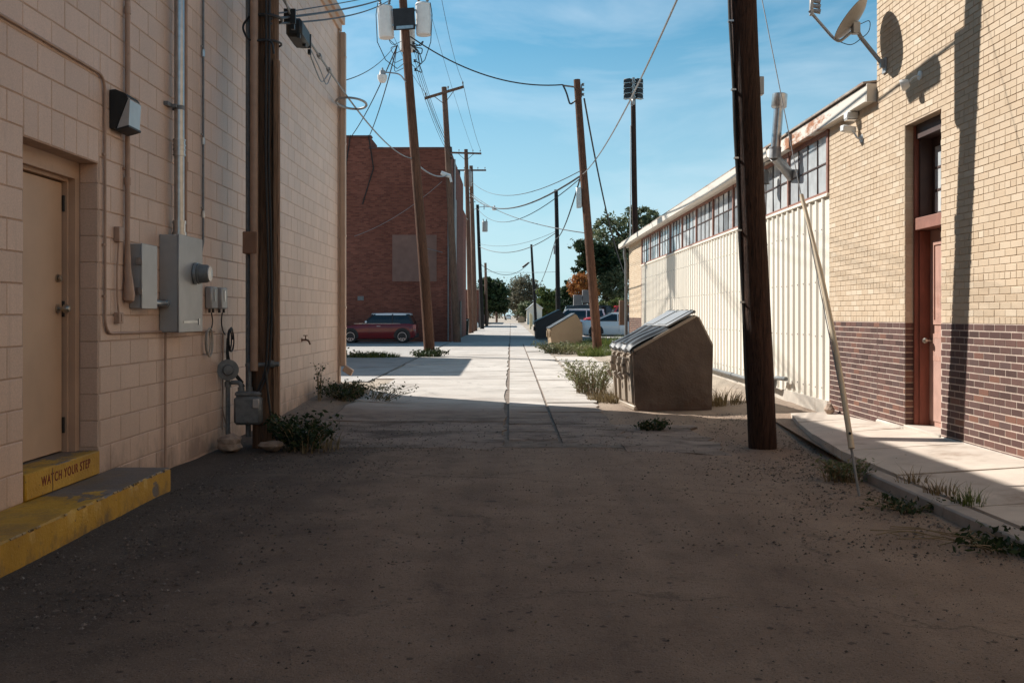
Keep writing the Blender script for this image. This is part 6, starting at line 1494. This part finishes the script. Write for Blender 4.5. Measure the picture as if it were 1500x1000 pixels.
# ------------------------------------------------------------------ weeds
def weed(label, pos, rad, h, n, mats, kind='leafy', seed=1, lean=(0, 0), elong=(1, 1), size=.035, name='weed_clump', stems=None, zoff=0):
    r = np.random.default_rng(seed); rr_ = random.Random(seed)
    if kind != 'grass': t = thing(name, label, 'weed', (pos[0], pos[1], gz(pos[0], pos[1])+zoff), 'weeds growing out of the ground')
    if kind == 'grass':
        V = []; Fq = []; 
        for i in range(n):
            a = r.uniform(0, 6.283); d = rad*math.sqrt(r.random()); x = pos[0]+math.cos(a)*d*elong[0]; y = pos[1]+math.sin(a)*d*elong[1]
            z = gz(x, y)+zoff; hh = h*r.uniform(.35, 1.05)*(1-.45*d/rad); la = a+r.normal()*.6; le = hh*r.uniform(.15, .8)
            w = size*.25*r.uniform(.6, 1.3); wv = np.array((-math.sin(la+.5), math.cos(la+.5), 0))*w
            base = np.array((x, y, z)); dirv = np.array((math.cos(la), math.sin(la), 0)); prev = None
            k0 = len(V)
            for k in range(4):
                f = k/3; p = base+dirv*le*f*f+np.array((lean[0]*f, lean[1]*f, hh*(f-.18*f*f))); ww = wv*(1-f*.9); V += [p-ww, p+ww]
            for k in range(3): Fq.append((k0+2*k, k0+2*k+1, k0+2*k+3, k0+2*k+2))
        V = np.array(V); Fq = np.array(Fq)
        # each blade is one island
        t = put(leaf_obj(name, V, Fq, mats), label, 'weed', 'weeds growing out of the ground')
    else:
        ns = stems or max(6, n//40); b = MB(); pts = []
        for i in range(ns):
            a = r.uniform(0, 6.283); d = rad*.45*math.sqrt(r.random()); x = pos[0]+math.cos(a)*d*elong[0]; y = pos[1]+math.sin(a)*d*elong[1]; z = gz(x, y)+zoff
            out = rad*r.uniform(.2, .75); hh = h*r.uniform(.5, 1.0)
            P = [Vector((x+math.cos(a)*out*f*f*elong[0]+lean[0]*f, y+math.sin(a)*out*f*f*elong[1]+lean[1]*f, z+hh*(f-.2*f*f*f))) for f in (0, .3, .6, .85, 1)]
            b.tube(P, [.006, .005, .004, .003, .0015], 4, cap=False)
            m = max(2, n//ns)
            for q in range(m):
                f = r.uniform(.12, 1); k = min(3, int(f*4)); p = P[k].lerp(P[k+1], f*4-k if k < 4 else 1); pts.append(np.array(p)+r.normal(size=3)*size*1.1)
        b.build('stems', m_twig, t); V, Fq = leaves(np.array(pts), size, r, .42); leaf_obj('leaves', V, Fq, mats, t)
    return t
weed('big dark leafy weed at the foot of the wall side pole', (-2.26, 10.75), .42, .46, 1150, m_leaf_dark, seed=1, size=.034, stems=48)
weed('dry straggly stalks standing in the dark weed by the wall side pole', (-2.2, 10.8), .35, .5, 70, m_leaf_dry, 'grass', 51, size=.03)
weed('low green weeds strung along the block wall base near the downspout', (-2.72, 16.4), .9, .26, 1100, m_leaf_dark, seed=2, elong=(.45, 1.2), size=.032, stems=70)
weed('sparse leggy weed leaning out into the sun by the downspout', (-2.2, 16.5), .5, .42, 300, m_leaf_mid, seed=3, lean=(.25, 0), size=.026, stems=22)
weed('dry grass fringe along the block wall base near the downspout', (-2.75, 16.8), .8, .32, 260, m_leaf_dry, 'grass', 52, size=.035, elong=(.4, 1.2))
weed('thin climbing weed against the block wall below the faucet', (-3.0, 15.6), .35, .75, 150, m_leaf_dark, seed=4, size=.024, stems=10, elong=(.3, 1))
q = gp(548, 524); weed('bright green grassy weed patch in the sun on the parking lot edge', q, .85, .34, 900, m_leaf_grass, 'grass', 5, size=.05, elong=(1, .5))
q = gp(534, 524); weed('low dark green weed mat beside the sunlit weed patch', q, .7, .22, 500, m_leaf_mid, seed=25, size=.05, elong=(1, .5), stems=40)
q = gp(628, 523); weed('dark green weeds round the base of the transformer pole', q, .62, .25, 1000, m_leaf_dark, seed=6, size=.05, stems=60)
q = gp(875, 585); weed('pale green bushy weed in front of the nearest dumpster', (q.x-.02, q.y+1.1), .62, .80, 2300, m_leaf_pale, seed=7, size=.026, stems=110)
weed('dry straggly stalks at the front corner of the nearest dumpster', (q.x+.25, q.y-.3), .45, .34, 500, m_leaf_dry, 'grass', 8, size=.035)
q = gp(958, 631); weed('small dark weed on the cracked pad before the near dumpster', q, .24, .17, 420, m_leaf_dark, seed=9, size=.026, stems=24)
q = gp(812, 518); weed('leafy weeds in front of the sand coloured dumpster', q, .75, .52, 900, m_leaf_mid, seed=10, size=.045, stems=60, elong=(1.2, .7))
q = gp(836, 519); weed('grey green weeds along the side of the sand coloured dumpster', q, .7, .45, 700, m_leaf_pale, seed=11, size=.04, stems=50, elong=(1.1, .6))
q = gp(876, 521); weed('tall grass round the foot of the grey box pole', q, .7, .55, 700, m_leaf_grass, 'grass', 12, size=.05)
q = gp(884, 512); weed('bright grass patch behind the grey box pole', (q.x+.5, q.y+3), 1.6, .75, 2600, m_leaf_grass, 'grass', 13, size=.06, elong=(.9, 1.5))
weed('grass strip between the sand coloured dumpster and the leaning pole', (2.6, 38.6), 1.0, .5, 1200, m_leaf_grass, 'grass', 14, size=.06, elong=(.9, 1))
q = gp(1062, 592); weed('dry grass tuft between the nearest dumpster and the cream siding', (q.x, q.y), .35, .45, 220, m_leaf_dry, 'grass', 15, size=.03)
q = gp(1238, 703); weed('dark weed clump round the base of the cream guy guard', q, .28, .22, 330, m_leaf_mid, seed=16, size=.024, stems=36)
weed('thin dry stalks above the weed at the guy guard', q, .22, .38, 50, m_leaf_dry, 'grass', 17, size=.022)
for i, (px, py, hh, ss, lab) in enumerate(((1335, 706, .22, 18, 'spindly dry weed in the kerb gap closest to the guy guard'), (1376, 722, .20, 19, 'smaller dry tuft in the gap behind the kerb'), (1420, 738, .24, 20, 'larger green tuft in the gap behind the kerb'))):
    y_ = F*(EYE-.13)/(py-HY); p_ = ((px-HX)/F*y_, y_)
    weed(lab, p_, .12, hh, 70 if i else 40, m_leaf_dry if i == 0 else m_leaf_grass if i == 2 else m_leaf_dry, 'grass', ss, size=.018, zoff=.085)
q = gp(1332, 748); weed('flat dark weeds and dead stems at the foot of the kerb', q, .34, .10, 380, m_leaf_dark, seed=22, size=.022, elong=(1.2, .7), stems=40)
q = gp(1482, 806); weed('dark green creeper spreading on the dirt against the kerb', q, .40, .12, 520, m_leaf_dark, seed=23, size=.028, elong=(1.1, .8), stems=50)
# dead twigs near the kerb
r_ = random.Random(31); b = MB(); q = gp(1400, 795)
for i in range(16):
    a = r_.uniform(2.4, 3.6) if i < 10 else r_.uniform(0, 6); L_ = r_.uniform(.15, .55); s_ = q+Vector((r_.uniform(-.3, .3), r_.uniform(-.15, .15), .015)); e_ = s_+Vector((math.cos(a)*L_, math.sin(a)*L_*.5, r_.uniform(-.005, .05))); b.tube([s_, s_.lerp(e_, .5)+Vector((0, .02, .015)), e_], .004, 4)
o = b.build('twigs', m_twig); put(o, 'dead twigs lying on the dirt near the kerb', kind='stuff')
# fallen leaves and litter scattered
r = np.random.default_rng(41); P = []
for _ in range(260):
    x = r.uniform(-2.6, 3.8); y = r.uniform(4.5, 15); P.append((x, y, (walk_z(x, y) if x > 3.2 and y < 13 else gz(x, y)+(.028 if y > 11 and x < 1.5 else .008))+.006))
V, Fq = leaves(np.array(P), .018, r); V = V.reshape(-1, 4, 3); V[:, :, 2] = V[:, :, 2].mean(1, keepdims=True)+(V[:, :, 2]-V[:, :, 2].mean(1, keepdims=True))*.25
o = leaf_obj('fallen_leaves', V.reshape(-1, 3), Fq, m_leaf_dry); put(o, 'small dead leaves scattered over the ground', kind='stuff')
